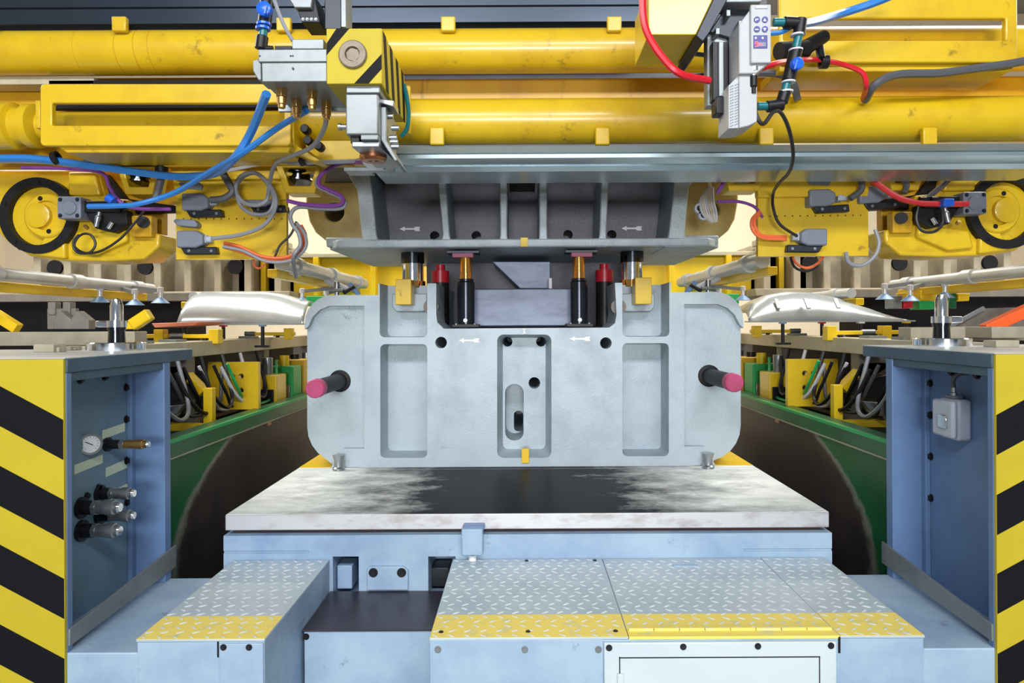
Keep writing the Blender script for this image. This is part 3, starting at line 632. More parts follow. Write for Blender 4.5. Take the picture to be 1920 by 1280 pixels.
# ---------------------------------------------------------------- left hanging clamp unit
YH = 2.42
t = T('manifold_block', 'grey aluminium manifold block with brass fittings beside the hazard cube', 'manifold', W(550, 200, YH))
MB().pbox(484, 92, 613, 116, YH, .3).build('upper_block', 'alu', t, .003)
MB().pbox(491, 117, 613, 153, YH + .004, .3).build('lower_block', 'alu', t, .003)
MB().pbox(547, 73, 607, 92, YH + .02, .12).build('junction_cap', 'alu', t, .003)
MB().pprism([(474, 114), (482, 110), (490, 118), (490, 150), (484, 150), (474, 132)], YH + .05, .1).build('side_bracket', 'alu', t, .003)
MB().pbox(522, 196, 650, 208, YH + .3, .02).build('back_lip', 'steel', t)
MB().pbox(515, 86, 546, 92, YH + .02, .1).build('gasket', 'black', t)
for x, y, Yf in ((528, 160, 2.50), (585, 158, 2.52), (556, 190, 2.62), (612, 188, 2.64)):
    p = W(x, y, Yf); p.z = WZ(153, YH + .004) + .005; D = Vector((0, 0, -1))
    f = MB().cyl(p, p + D * .03, .021, n=6).build('hex_fitting', 'brass', t, .001)
    MB().lathe(p, D, [(.014, .03), (.017, .032), (.017, .055), (.013, .058), (.013, .068), (.011, .07)], 14).build('nipple', 'brass', f)
for x, y in ((487, 105), (545, 105), (549, 105), (549, 128)): bolt(t, W(x, y, YH), (0, -1, 0), .003, 'darksteel', .001)
t = T('hazard_cube', 'yellow block with black diagonal stripes and a big socket screw', 'block', W(664, 157, YH + .2))
b = MB().pbox(612, 53, 716, 157, YH - .02, .46).build('block_body', 'hazyellow', t, .003)
for q in ([(631, 53), (655, 53), (612.5, 103), (612.5, 81)], [(715.5, 101), (715.5, 129), (691, 156.5), (664, 156.5)]):
    MB().pprism(q, YH - .0212, .002).build('black_stripe', 'hazblack', b)
xr = W(716, 100, YH - .02).x; z1, z0 = WZ(53, YH - .02, 700), WZ(157, YH - .02, 700)
for k in range(4):
    y = YH + .0 + k * .12; MB().xprism([(y, z1 - .002), (y + .05, z1 - .002), (y + .10, z0 + .002), (y + .05, z0 + .002)], xr - .001, xr + .0012).build('black_stripe', 'hazblack', b)
p = W(662, 103, YH - .02); D = (0, -1, 0)
w_ = MB().lathe(p, D, [(.049, -.001), (.049, .008), (.045, .012), (.026, .012), (.023, .0005)], 32).build('screw_ring', 'bronzesteel', t)
MB().cyl(p + Vector((0, -.004, 0)), p + Vector((0, .0, 0)), .024, n=6).build('hex_socket', 'bronzesteel', w_)
t = T('clamp_cylinder', 'grey clamping cylinder unit hanging below the hazard cube', 'cylinder', W(690, 300, YH + .1))
MB().pbox(649, 160, 712, 174, YH - .0, .2).build('top_plate', 'alu', t, .003)
MB().pbox(648, 175, 709, 252, YH + .01, .16).build('housing', 'alu', t, .005)
MB().pbox(676, 252, 709, 262, YH + .012, .12).build('foot', 'alu', t, .003)
MB().pprism([(709, 184), (738, 188), (738, 200), (709, 192)], YH + .05, .1).build('side_arm', 'steel', t, .003)
MB().pprism([(714, 200), (724, 200), (724, 262), (746, 300), (740, 302), (714, 262)], YH + .06, .2).build('side_plate', 'alu', t, .003)
for x, y in ((731, 218), (742, 240), (738, 258), (740, 266), (742, 275)):
    p = W(x, y, YH + .1); MB().cyl(p - Vector((.015, 0, 0)), p + Vector((.012, 0, 0)), .010, n=10).build('cap_screw', 'steel', t)
z = WZ(262, YH + .02)
MB().zprism([(WX(660, YH + .02), YH + .03), (WX(712, YH + .02), YH + .03), (WX(726, YH + .02), YH + .36), (WX(668, YH + .02), YH + .36)], z - .02, z).build('bottom_plate', 'steel', t, .003)
MB().lathe(((WX(695, YH + .1)), YH + .16, z - .02), (0, 0, -1), [(.05, 0), (.05, .01), (.042, .02), (.03, .022)], 26).build('bronze_bush', 'bronze', t)
for dx in (-.012, .012): MB().cyl((WX(696, YH + .1) + dx, YH + .15, z - .043), (WX(696, YH + .1) + dx, YH + .15, z - .038), .008, n=10).build('bush_hole', 'black', t)
p = W(640, 238, YH + .05); MB().lathe(p, (1, 0, 0), [(.013, -.01), (.013, .0), (.01, .0), (.01, .02)], 12).build('plug', 'steel', t)
p = W(664, 258, YH + .04); MB().pbox(657, 252, 674, 268, YH + .03, .05).build('black_latch', 'black', t, .003)
tag(MB().pbox(757, 160, 769, 250, YH + .45, .03).build('slim_bracket', 'yellow', bev=.004), 'slim yellow upright bracket right of the hazard cube', 'bracket')
t = T('rail_end_plate', 'drilled steel end plate at the left end of the aluminium rail', 'plate', W(690, 318, 2.95))
cut = MB()
for x, y in ((681, 297), (700, 297), (716, 305), (722, 314)): cut.pprism(circ(x, y, 4, 10), 2.9, .2, at=2.96)
MB().pprism([(676, 290), (738, 294), (738, 320), (694, 320), (680, 306)], 2.96, .04).build('plate', 'steel', t, .002, cut=cut)
MB().pbox(645, 314, 694, 320, 2.98, .1).build('slotted_strip', 'steel', t)
# dark terminal box and rod at the top left
t = T('terminal_box', 'small black terminal box with a pale cap at the top edge', 'box', W(580, 45, 2.6))
MB().pprism([(555, -10), (590, -10), (600, 42), (566, 42), (558, 20)], 2.6, .12).build('body', 'black', t, .003)
MB().pprism([(536, -12), (586, -12), (583, 14), (552, 14)], 2.58, .08).build('pale_cap', 'alu', t, .003)
for k in range(4): bolt(t, W(568 + 8 * k, 36, 2.6), (0, -1, 0), .005, 'alu', .003)
t = T('hanger_column', 'dark square column above the yellow hazard cube', 'column', W(625, 52, 2.6))
MB().pbox(608, -30, 640, 55, 2.62, .15).build('column', 'darksteel', t, .004); MB().pbox(640, -30, 648, 50, 2.62, .1).build('edge_strip', 'alu', t)
# ---------------------------------------------------------------- right hanging control unit
YR = 2.45
t = T('yellow_hanger', 'tapered yellow sheet metal hanger box at the top edge', 'box', W(1270, 66, YR))
MB().pprism([(1216, -30), (1350, -30), (1305, 65), (1216, 65)], YR + .02, .3).build('box_body', 'yellow', t, .003)
MB().pprism([(1305, 67), (1342, -12), (1370, -12), (1330, 62), (1318, 78)], YR + .0, .3).build('dark_edge_plate', 'darksteel', t, .003)
t = T('sensor_bracket', 'rusty framed bracket with black sensor under the yellow hanger', 'bracket', W(1250, 96, 2.7))
MB().pbox(1201, 20, 1206, 98, 2.72, .04).build('side_bar', 'yellowdirty', t)
MB().pbox(1201, 86, 1290, 98, 2.72, .06).build('bottom_bar', 'bronze', t, .002)
MB().pbox(1206, 60, 1248, 86, 2.73, .03).build('pale_plate', 'alu', t); MB().pbox(1252, 66, 1290, 86, 2.7, .06).build('black_sensor', 'black', t, .003)
MB().cyl(W(1217, 74, 2.725), W(1217, 74, 2.74), .014).build('port', 'black', t)
t = T('mounting_column', 'dark aluminium mounting column behind the white controller', 'column', W(1360, 212, YR + .1))
MB().pbox(1326, 60, 1372, 198, YR + .1, .05).build('back_plate', 'alu', t, .003)
MB().pbox(1336, 78, 1366, 188, YR + .06, .05).build('dark_channel', 'black', t, .003)
MB().pbox(1348, 78, 1357, 180, YR + .05, .02).build('slide_bar', 'alu', t, .002)
MB().pprism([(1330, 60), (1372, -5), (1420, -5), (1392, 60), (1386, 140), (1366, 160), (1366, 70)], YR + .08, .1).build('side_plate', 'darksteel', t, .004)
MB().pbox(1342, 180, 1372, 213, YR + .04, .06).build('lower_block', 'black', t, .004)
MB().pbox(1344, -20, 1428, 4, YR + .02, .1).build('cross_bar', 'alu', t, .003)
for x, y in ((1362, 18), (1342, 52), (1385, 38)): MB().pbox(x, y, x + 8, y + 12, YR + .04, .05).build('clip', 'alu', t, .002)
t = T('controller', 'pale controller box with four blue buttons and a red lit digit', 'controller', W(1410, 140, YR - .06))
MB().pbox(1408, 8, 1446, 118, YR - .06, .02).build('front_panel', 'ctrl', t, .004)
MB().pprism([(1386, 45), (1408, 16), (1445, 10), (1445, 116), (1418, 138), (1386, 138)], YR - .045, .12).build('body', 'ctrl', t, .004)
MB().pbox(1416, 9, 1440, 16, YR - .064, .01).build('top_grip', 'whitecable', t, .003)
for i, (x, y) in enumerate(((1419, 37), (1434, 37), (1419, 55), (1434, 55))):
    c = W(x, y, YR - .0605); b = MB().cyl(c, c + Vector((0, -.003, 0)), .0105, n=20).build('button', 'navy', t)
    if i == 1: q = [(x - 3, y + 2.5), (x, y - 3), (x + 3, y + 2.5)]
    elif i == 3: q = [(x - 3, y - 2.5), (x, y + 3), (x + 3, y - 2.5)]
    elif i == 0: q = [(x - 3, y + 2), (x - 2, y - 2), (x + 3, y - 2), (x + 3, y), (x - 1, y), (x - 1, y + 2)]
    else: q = [(x - 3.4, y - .8), (x + 3.4, y - .8), (x + 3.4, y + .8), (x - 3.4, y + .8)]
    MB().pprism(q, YR - .0642, .001).build('button_symbol', 'white', b)
d_ = MB().pbox(1413, 66, 1439, 90, YR - .063, .004).build('display', 'navy', t)
for x in (1417, 1430): MB().pprism(circ(x, 71, 2, 10), YR - .0642, .002).build('indicator', 'white', d_)
MB().pbox(1422, 79, 1436, 87, YR - .0637, .001).build('digit_window', 'greybox', d_)
for a_, b_, c_, e_ in ((1416, 78, 1421, 79.4), (1416, 82, 1421, 83.2), (1416, 86.2, 1421, 87.6), (1415.6, 78, 1416.8, 83), (1420, 78, 1421.4, 87), (1424, 81.5, 1429, 84)):
    MB().pbox(a_, b_, c_, e_, YR - .0648, .001).build('digit_segment', 'led', d_)
p = W(1413, 132, YR - .03); MB().lathe(p, (0, 0, -1), [(.018, -.01), (.018, .004), (.012, .005), (.012, .02)], 14).build('metal_socket', 'steel', t)
MB().lathe(p, (0, 0, -1), [(.013, .02), (.013, .055), (.008, .06), (.008, .08)], 14).build('black_plug', 'black', t)
t = T('vented_box', 'pale slotted cover box hanging below the controller', 'box', W(1395, 240, YR - .03))
MB().pprism([(1386, 140), (1420, 140), (1420, 228), (1404, 236), (1386, 240)], YR - .03, .14).build('body', 'ctrl', t, .004)
g_ = MB().pprism([(1366, 160), (1386, 140), (1386, 240), (1366, 241)], YR - .02, .13).build('slotted_side', 'ctrl', t, .002)
for k in range(15):
    y = 156 + k * 5.3
    for x in (1368.5, 1377.5): MB().pprism([(x, y + 6 - (x - 1368) * .3), (x + 7, y + 3 - (x - 1368) * .3), (x + 7, y + 4.8 - (x - 1368) * .3), (x, y + 8 - (x - 1368) * .3)], YR - .0212, .003).build('slot', 'greybox', g_)
# pneumatic fittings chains
def valve_chain(label, nodes, Y):
    t = T('pneumatic_valve', label, 'valve', W(nodes[-1][0], nodes[-1][1], Y)); return t
t = valve_chain('black pneumatic shutoff valve with blue knob right of the controller', [(1485, 120)], 2.5)
for a, b, r, m_, nm in (((1450, 42), (1478, 42), .018, 'teal', 'teal_tube'), ((1470, 42), (1505, 44), .026, 'black', 'elbow'), ((1502, 36), (1498, 66), .027, 'black', 'elbow'), ((1498, 64), (1491, 96), .018, 'teal', 'teal_tube'),
                        ((1493, 92), (1478, 152), .029, 'black', 'valve_body'), ((1477, 150), (1470, 178), .018, 'teal', 'teal_tube'), ((1472, 172), (1466, 192), .026, 'black', 'elbow'), ((1468, 196), (1438, 200), .026, 'black', 'elbow'), ((1440, 199), (1420, 199), .018, 'teal', 'teal_tube')):
    p, q = W(*a, 2.5), W(*b, 2.5); MB().cyl(p, q, r * .82, n=14).build(nm, m_, t, .002)
for x, y in ((1495, 66), (1492, 94), (1478, 154), (1474, 172)): p = W(x, y, 2.5); MB().cyl(p - Vector((0, 0, .003)), p + Vector((0, 0, .003)), .025, n=14).build('white_collar', 'whitecable', t)
p = W(1491, 122, 2.475); MB().lathe(p, (.2, -1, 0), [(.022, 0), (.022, .02), (.018, .024)], 18).build('blue_knob', 'blueknob', t); 
MB().beam(W(1489, 130, 2.448), W(1494, 113, 2.448), .006, .01, (0, 1, 0)).build('knob_grip', 'blueknob', t)
t = valve_chain('black shutoff valve with blue knob left of the hazard cube', [(495, 60)], 2.5)
for a, b, r, m_, nm in (((503, -20), (496, 44), .029, 'black', 'valve_body'), ((496, 44), (492, 72), .018, 'teal', 'teal_tube'), ((492, 68), (489, 92), .026, 'black', 'elbow'), ((486, 90), (512, 91), .012, 'black', 'elbow')):
    MB().cyl(W(*a, 2.5), W(*b, 2.5), r * .82, n=14).build(nm, m_, t, .002)
for x, y in ((495, 46), (493, 54)): p = W(x, y, 2.5); MB().cyl(p - Vector((0, 0, .004)), p + Vector((0, 0, .004)), .026, n=14).build('blue_collar', 'blueknob', t)
p = W(498, 20, 2.475); MB().lathe(p, (0, -1, 0), [(.026, 0), (.026, .02), (.02, .024)], 18).build('blue_knob', 'blueknob', t)
MB().beam(W(497, 26, 2.448), W(500, 12, 2.448), .006, .01, (0, 1, 0)).build('knob_grip', 'blueknob', t)
t = T('hose_clamp', 'black hose clamp fixed on the right slotted frame', 'clamp', W(1538, 125, 2.85))
MB().cyl(W(1460, 96, 2.8), W(1512, 92, 2.85), .035).build('hose_sleeve', 'rubber', t); MB().cyl(W(1506, 92, 2.85), W(1546, 68, 2.9), .032, .026).build('sleeve_end', 'rubber', t)
MB().cyl(W(1536, 88, 2.9), W(1540, 110, 2.88), .017).build('clip_post', 'black', t); MB().ring(W(1538, 116, 2.9), (1, 0, 0), .018, .028, .03).build('clip_loop', 'black', t)
# ---------------------------------------------------------------- cables and hoses
def cab(name, label, m, r, *pts, Y=3.3, cat='cable', group=None):
    P = [W(p[0], p[1], p[2] if len(p) > 2 else Y) for p in pts]
    return tag(MB().tube(P, r).build(name, m), label, cat, group)
cab('air_hose', 'thick blue air hose sagging across the left swing arm', 'bluehose', .018, (-20, 297), (60, 297), (150, 308), (250, 322), (330, 331), (400, 326, 3.15), (440, 296, 2.95), (470, 250, 2.9), (500, 176, 2.7), Y=3.25, cat='hose')
cab('air_hose', 'second blue air hose rising to the manifold underside', 'bluehose', .013, (165, 387), (215, 386), (260, 382), (330, 360), (400, 318, 3.08), (450, 290, 2.92), (520, 240, 2.88), (575, 207, 2.7), Y=3.28, cat='hose')
cab('cable', 'white cable lying along the blue hose at the left', 'whitecable', .009, (-20, 302), (100, 305), (200, 318), (320, 328), (420, 320), (500, 306), (590, 304), (690, 300), Y=3.29)
cab('cable', 'grey cable looping down from the manifold fitting', 'greycable', .010, (612, 205, 2.64), (608, 240, 2.75), (585, 275, 2.95), (540, 295, 3.1), (515, 310, 3.2), (505, 345), (500, 375), (480, 385), (455, 378), (442, 355), (450, 332), (475, 323), (500, 340), (517, 370), (512, 400), (490, 425), (450, 440), (398, 447), Y=3.36)
cab('cable', 'grey cable ring beside the grey plug on the left plate', 'greycable', .010, (445, 345), (458, 330), (480, 325), (500, 342), (514, 372), (505, 398), (480, 402), (455, 390), (444, 365), (445, 345), Y=3.38)
cab('conduit', 'dark grey conduit arching under the left slotted frame', 'darkcable', .018, (160, 306), (200, 295), (250, 290), (285, 298), (303, 318), (300, 345), (293, 372), Y=3.33)
cab('conduit', 'dark grey conduit bent around the tie at the left plate', 'darkcable', .018, (440, 284), (420, 292), (416, 318), (430, 345), (436, 360), (420, 372), (395, 375), Y=3.36)
cab('conduit', 'grey conduit running along below the strut plate', 'greycable', .020, (440, 285), (480, 288), (540, 300), (600, 301), (685, 297), Y=3.22)
cab('cable', 'purple cable hanging behind the left blue hoses', 'purplecable', .009, (40, 314), (120, 316), (190, 324), (205, 350), (222, 375), (250, 390), (320, 392), Y=3.36)
cab('cable', 'purple cable curving past the left end of the upper die', 'purplecable', .010, (690, 304, 3.1), (640, 306), (605, 325), (598, 345), (615, 355), (640, 368), (640, 382), (610, 386), (565, 382), (538, 376), Y=3.36)
cab('cable', 'grey cable twisted with the purple one by the upper die', 'greycable', .010, (690, 300, 3.1), (640, 303), (600, 330), (594, 347), (612, 358), (645, 375), (640, 390), (600, 391), (560, 388), (545, 402), (548, 420), (560, 438), (563, 460), (550, 482), (555, 520, 3.6), Y=3.38)
for k, (dx, dy, lb) in enumerate(((0, 0, 'upper'), (3, 5, 'middle'), (7, 9, 'lowest'))):
    cab('cable', 'orange cable, %s of the bundle under the left plate' % lb, 'orangecable', .0075, (420, 455 + dy), (450, 462 + dy), (490, 480 + dy * .7), (530, 483 + dy * .6), (558, 470 + dx), (566 + dx, 445), (558 + dx, 422), Y=3.42 + .01 * k, group='orange cables under the left plate')
cab('cable', 'grey cable running with the orange bundle on the left', 'greycable', .008, (418, 462), (455, 470), (500, 490), (545, 488), (572, 466), (572, 440), (556, 418), Y=3.40)
cab('cable', 'thin black coil hanging below the left valve block', 'blackcable', .006, (148, 440), (138, 452), (140, 468), (152, 475), (170, 472), (179, 458), (172, 442), (158, 438), (145, 446), (140, 462), (160, 474), (190, 470), (225, 448), (255, 415), (270, 395), Y=3.36)
cab('cable', 'thin black loop under the right valve block', 'blackcable', .007, (1722, 386), (1718, 410), (1728, 432), (1752, 434), (1768, 418), (1766, 392), (1760, 375), Y=3.36)
cab('cable', 'grey ring cable hanging below the right drilled plate', 'greycable', .010, (1641, 430), (1648, 455), (1640, 480), (1615, 498), (1592, 492), (1586, 472), Y=3.46)
cab('air_hose', 'bright red air hose hanging left of the dark column', 'redhose', .013, (1205, -20), (1206, 30), (1215, 65), (1240, 105), (1275, 138), (1330, 151, 2.5), Y=2.44, cat='hose')
cab('air_hose', 'red air hose draped over the right slotted frame', 'redhose', .011, (1428, 128, 2.48), (1465, 117, 2.55), (1520, 112, 2.85), (1570, 118), (1615, 135), (1624, 160), (1618, 186, 3.1), Y=2.95, cat='hose')
cab('air_hose', 'red air hose sagging to the right valve block', 'redhose', .014, (1618, 316), (1640, 340), (1680, 368), (1720, 380), (1760, 382), (1815, 382), Y=3.36, cat='hose')
cab('air_hose', 'blue air hose running to the top right corner', 'bluehose', .016, (1500, 46, 2.5), (1530, 40, 2.6), (1580, 25), (1640, 5), (1700, -20), Y=2.75, cat='hose')
cab('air_hose', 'thin blue hose behind the teal pipe by the controller', 'bluehose', .009, (1440, 63), (1465, 60), (1485, 50), Y=2.52, cat='hose')
cab('cable', 'black control cable looping from the controller plug to the plate', 'blackcable', .0075, (1413, 165, 2.43), (1412, 190, 2.43), (1420, 220, 2.43), (1432, 232, 2.44), (1450, 210, 2.46), (1465, 212, 2.5), (1480, 245, 2.6), (1487, 290, 2.75), (1480, 322, 2.93), (1462, 342, 3.15), (1450, 362), (1450, 390), (1462, 420), (1495, 443), Y=3.4)
cab('conduit', 'grey conduit arching over the lower pipe at the right', 'darkcable', .018, (1622, 188, 3.1), (1640, 160), (1680, 140), (1760, 137), (1830, 128), (1900, 118), (1950, 108), Y=3.0)
cab('conduit', 'dark conduit arch behind the right pneumatic valve', 'darkcable', .016, (1330, 132), (1400, 136), (1455, 138), (1485, 152), (1496, 188), Y=3.09)
cab('conduit', 'grey conduit rising from the raised lid plug', 'darkcable', .016, (1594, 372), (1615, 355), (1612, 330), (1600, 312), Y=3.42)
cab('conduit', 'grey conduit looping over the dark plug on the right', 'darkcable', .014, (1605, 318), (1640, 330), (1680, 330), (1700, 345), (1695, 362), Y=3.40)
cab('conduit', 'straight grey conduit slanting behind the right red hose', 'darkcable', .014, (1800, 316), (1770, 345), (1735, 375), Y=3.45)
cab('cable', 'purple cable dropping behind the aluminium rail at the right', 'purplecable', .010, (1368, 300), (1360, 335), (1345, 362), Y=3.4)
cab('cable', 'purple cable arching across the right upper die end', 'purplecable', .008, (1345, 378), (1385, 378), (1415, 388), (1430, 408), Y=3.5)
for k, (dx, lb) in enumerate(((0, 'outer'), (5, 'inner'))):
    cab('cable', 'orange cable, %s one bent beside the right plate' % lb, 'orangecable', .008, (1425, 395 + dx), (1410 + dx, 412), (1412 + dx, 432 - dx), (1430, 446 - dx), (1475, 449 - dx), Y=3.45, group='orange cables beside the right plate')
t = T('coiled_wire_bundle', 'bundle of pale wires tied up at the right end of the upper die', 'wire bundle', W(1335, 420, 3.9))
for k in range(7):
    a = (k - 3) * 3.2; MB().tube([W(1332 + a * .4, 352, 3.92), W(1325 + a * 1.2, 375, 3.88), W(1330 + a * 1.3, 400, 3.87), W(1338 + a * .5, 416, 3.88)], .008, 6).build('wire', ('greyboxlight', 'beige', 'whitecable')[k % 3], t)
for x, y in ((1310, 392), (1317, 404)):
    p = W(x, y, 3.9); MB().lathe(p, (0, -1, 0), [(.03, 0), (.03, .03), (.018, .03), (.016, .01)], 16).build('connector_end', 'greyboxlight', t); MB().cyl(p, p + Vector((0, -.012, 0)), .016).build('pin_face', 'black', t)
cab('cable', 'pale wires rising from the tied bundle behind the rail', 'beige', .009, (1332, 352), (1328, 330), (1326, 300), Y=3.9)
# cable ties
for x, y, Y, lb in ((438, 290, 3.22, 'black cable tie where the blue hoses meet the conduit'), (105, 296, 3.24, 'black cable tie around the blue hose far left'), (303, 318, 3.3, 'black cable tie on the arching conduit at the left'), (566, 299, 3.2, 'black pipe clip holding the conduit below the strut')):
    p = W(x, y, Y); d = (1, 0, .3) if x != 303 else (0, 0, 1)
    tag(MB().ring(p - Vector(d).normalized() * .012, d, .02, .03, .024, 16).build('cable_tie', 'black'), lb, 'cable tie')
p = W(208, 373, 3.34); tag(MB().cyl(p - Vector((.015, 0, -.01)), p + Vector((.015, 0, -.012)), .022).build('hose_coupling', 'blueknob', bev=.003), 'blue hose coupling behind the left valve block', 'coupling')
p = W(1780, 378, 3.33); tag(MB().pprism(rrect(1770, 372, 1790, 386, 3), 3.32, .05).build('hose_coupling', 'blueknob', bev=.003), 'blue hose coupling on the red hose at the right', 'coupling')
# ---------------------------------------------------------------- side lines behind the pillars
for S in (1, -1):
    L = S > 0; w = 'left' if L else 'right'
    # green girder and pit wall, running back
    t = T('green_girder', 'long green girder with worn brown plate along the %s side' % w, 'girder', (-1.66, 4.6, .3))
    MB().box(-1.72, -1.60, 2.95, 7.4, 1.05, 1.125).build('top_beam', 'green', t, .004)
    MB().box(-1.612, -1.594, 2.95, 7.4, 1.118, 1.134).build('top_edge', 'greenbright', t)
    MB().box(-1.612, -1.597, 2.95, 7.4, 1.044, 1.052).build('lower_edge', 'greencast', t)
    MB().box(-1.70, -1.615, 2.95, 7.4, .12, 1.05).build('wear_plate', 'wearplate', t)
    MB().box(-1.614, -1.606, 4.36, 4.42, 1.02, 1.09).build('bolted_lug', 'bronze', t)
    # beige rack beam running back
    t = T('rack_beam', 'beige rack beam running back behind the %s pillar' % w, 'beam', (-1.98, 5, 1.4))
    MB().box(-2.06, -1.92, 3.14, 7.2, 1.47, 1.56).build('beam', 'beige', t, .004)
    MB().box(-3.6, -1.96, 3.5, 3.62, 1.555, 1.625).build('cross_beam', 'casting', t, .004)
    for y in (4.0, 5.2, 6.4): MB().box(-2.12, -1.94, y, y + .1, .2, 1.47).build('post', 'greycast', t)
    for y in (3.3, 3.55, 3.9, 4.4, 5.0, 5.7): MB().box(-2.05, -1.95, y, y + .12, 1.56, 1.575).build('clamp_pad', 'alu', t)
    # fender
    t = T('fender_panel', 'shiny pressed sheet metal fender lying on the %s rack' % w, 'sheet panel', (-2.5, 5.2, 1.6))
    m = MB(); nu, nv = 32, 10; v = []
    H = [(0, .92), (.05, .98), (.15, 1), (.55, 1), (.7, .93), (.85, .78), (1, .66)] if L else [(0, .1), (.12, .42), (.3, .78), (.5, .98), (.65, 1), (.8, .9), (.93, .6), (1, .3)]
    xa, xb = (-2.36, -1.50) if L else (-2.64, -1.545)
    for i in range(nu + 1):
        u = i / nu; h = next(p0[1] + (p1[1] - p0[1]) * (u - p0[0]) / (p1[0] - p0[0]) for p0, p1 in zip(H, H[1:]) if u <= p1[0] + 1e-6)
        for j in range(nv + 1):
            q = j / nv; e = min(1, q / .45)
            x = xa + (xb - xa) * u; x += (x - (xa + xb) / 2) * (-.06 if L else -.10) * e
            v.append((x, 4.72 + .6 * q + .10 * math.sin(u * 3), 1.665 + (.235 if L else .215) * h * math.sin(e * math.pi / 2) ** .8 - (.05 * max(0, q - .6))))
    fs = [(i * (nv + 1) + j, (i + 1) * (nv + 1) + j, (i + 1) * (nv + 1) + j + 1, i * (nv + 1) + j + 1) for i in range(nu) for j in range(nv)]
    m.add(v, fs); o = m.build('skin', 'fender', t); sd = o.modifiers.new('thick', 'SOLIDIFY'); sd.thickness = .006
    MB().beam((xa - .03, 4.74, 1.66), (xb + .02, 4.74, 1.66), .06, .010).build('flange', 'fender', t)
    if not L:
        for k in range(3): MB().beam((xa + .45 + .2 * k, 4.80 + .02 * k, 1.75), (xa + .45 + .2 * k, 4.86 + .02 * k, 1.82), .03, .012).build('pressed_bead', 'fender', t, .004)
    # fixtures under the panel
    for k, (x, y) in enumerate(((-2.6, 4.7), (-2.3, 4.72), (-2.05, 4.75), (-1.8, 4.8))):
        f = T('panel_rest', 'black rest post under the %s fender, %s from the outside' % (w, ('first', 'second', 'third', 'fourth')[k]), 'support', (x, y, 1.5))
        MB().cyl((x, y, 1.5), (x, y, 1.645), .012).build('post', 'black', f); MB().box(x - .05, x + .05, y - .02, y + .02, 1.5, 1.515).build('foot', 'darksteel', f)
        MB().box(x - .02, x + .02, y - .02, y + .02, 1.645, 1.655).build('pad', ('yellowclean', 'white', 'red', 'cupblue')[k], f)
    for k, (x, y, l) in enumerate(((-2.45, 4.45, .34), (-2.0, 4.3, .22), (-1.9, 5.3, .3))):
        f = T('yellow_clamp', 'small yellow clamp arm on the %s rack, %s' % (w, ('outermost', 'nearest the pillar', 'nearest the lower die')[k]), 'clamp', (x, y, 1.56))
        MB().box(x - l / 2, x + l / 2, y, y + .05, 1.575, 1.60).build('arm', 'yellowclean', f, .004); MB().box(x + l / 4, x + l / 4 + .06, y - .01, y + .06, 1.54, 1.63).build('jaw', 'yellowclean', f, .004)
        MB().cyl((x - l / 2 - .08, y + .02, 1.59), (x - l / 2, y + .02, 1.59), .018).build('cylinder', 'steel', f); MB().cyl((x + .02, y + .02, 1.56), (x + .02, y + .02, 1.60), .014).build('pivot', 'black', f)
    # suction tooling tube
    def tooltube(nm, x, z, y0, y1, r, lb):
        f = T('tooling_tube', lb % w, 'tube', (x, (y0 + y1) / 2, z))
        MB().cyl((x, y0, z), (x, y1, z), r, n=18).build('tube', 'palealu', f)
        for k in range(3):
            y = y0 + (y1 - y0) * (.1 + .38 * k); MB().cyl((x, y, z), (x, y + .09, z), r * 1.3, n=14).build('collar', 'palealu', f)
        MB().box(x - .09, x - .03, y0, y1, z - .085, z - .035).build('yellow_carrier', 'yellowclean', f, .006)
        return f
    tooltube('a', -2.62, 1.915, 3.2, 4.9, .034, 'pale tooling tube with yellow carrier at the %s, nearest one')
    tooltube('b', -2.35, 1.86, 4.95, 7.0, .036, 'pale tooling tube with yellow carrier above the %s fender')
    tooltube('c', -1.42, 2.02, 4.1, 6.2, .045, 'grey tooling tube pointing towards the dies from the %s plate')
    for k, (x, y, z, ax) in enumerate(((-2.62, 4.3, 1.80, -2.62), (-2.46, 4.4, 1.785, -2.60), (-2.35, 4.5, 1.80, -2.58), (-1.62, 5.1, 1.82, -1.42), (-1.5, 5.3, 1.815, -1.42))):
        f = T('suction_cup', 'pale blue suction cup on the %s tooling, %s' % (w, ('outermost of three', 'middle of three', 'innermost of three', 'outer one near the die', 'inner one near the die')[k]), 'suction cup', (x, y, z))
        MB().lathe((x, y, z), (0, 0, 1), [(.056, 0), (.052, .004), (.02, .032), (.014, .036)], 18).build('cup', 'cupblue', f)
        MB().cyl((x, y, z + .03), (x, y, z + .085), .013).build('stem', 'palealu', f); MB().beam((x, y, z + .08), (ax, y + .1, z + .11), .024, .024).build('arm', 'alu', f)
        MB().lathe((x, y, z + .07), (0, 0, 1), [(.02, 0), (.02, .03), (.012, .034)], 10).build('joint', 'whitecable', f)
    # far castings and press side
    t = T('spare_die', 'beige ribbed spare die standing far back at the %s' % w, 'press die', (-3.4, 7.0, 1.2))
    MB().box(-4.6, -2.2, 6.7, 7.6, 1.96, 2.40).build('body', 'casting', t, .01)
    for k in range(9): MB().box(-4.55 + k * .28, -4.48 + k * .28, 6.45, 6.75, 1.96, 2.38).build('rib', 'casting', t, .008)
    MB().box(-4.65, -2.15, 6.4, 7.6, 1.90, 1.97).build('base_flange', 'casting', t, .008)
    MB().box(-4.65, -2.15, 6.38, 6.5, 2.36, 2.42).build('top_flange', 'beige', t, .008)
    for k in range(3):
        c = (-4.35 + .84 * k, 6.44, 2.2); MB().cyl(c, (c[0], 6.47, c[2]), .07).build('lifting_hole', 'dark', t)
    t = T('dark_press_side', 'dark press housing behind the %s pillar' % w, 'machine', (-4, 6.2, 0))
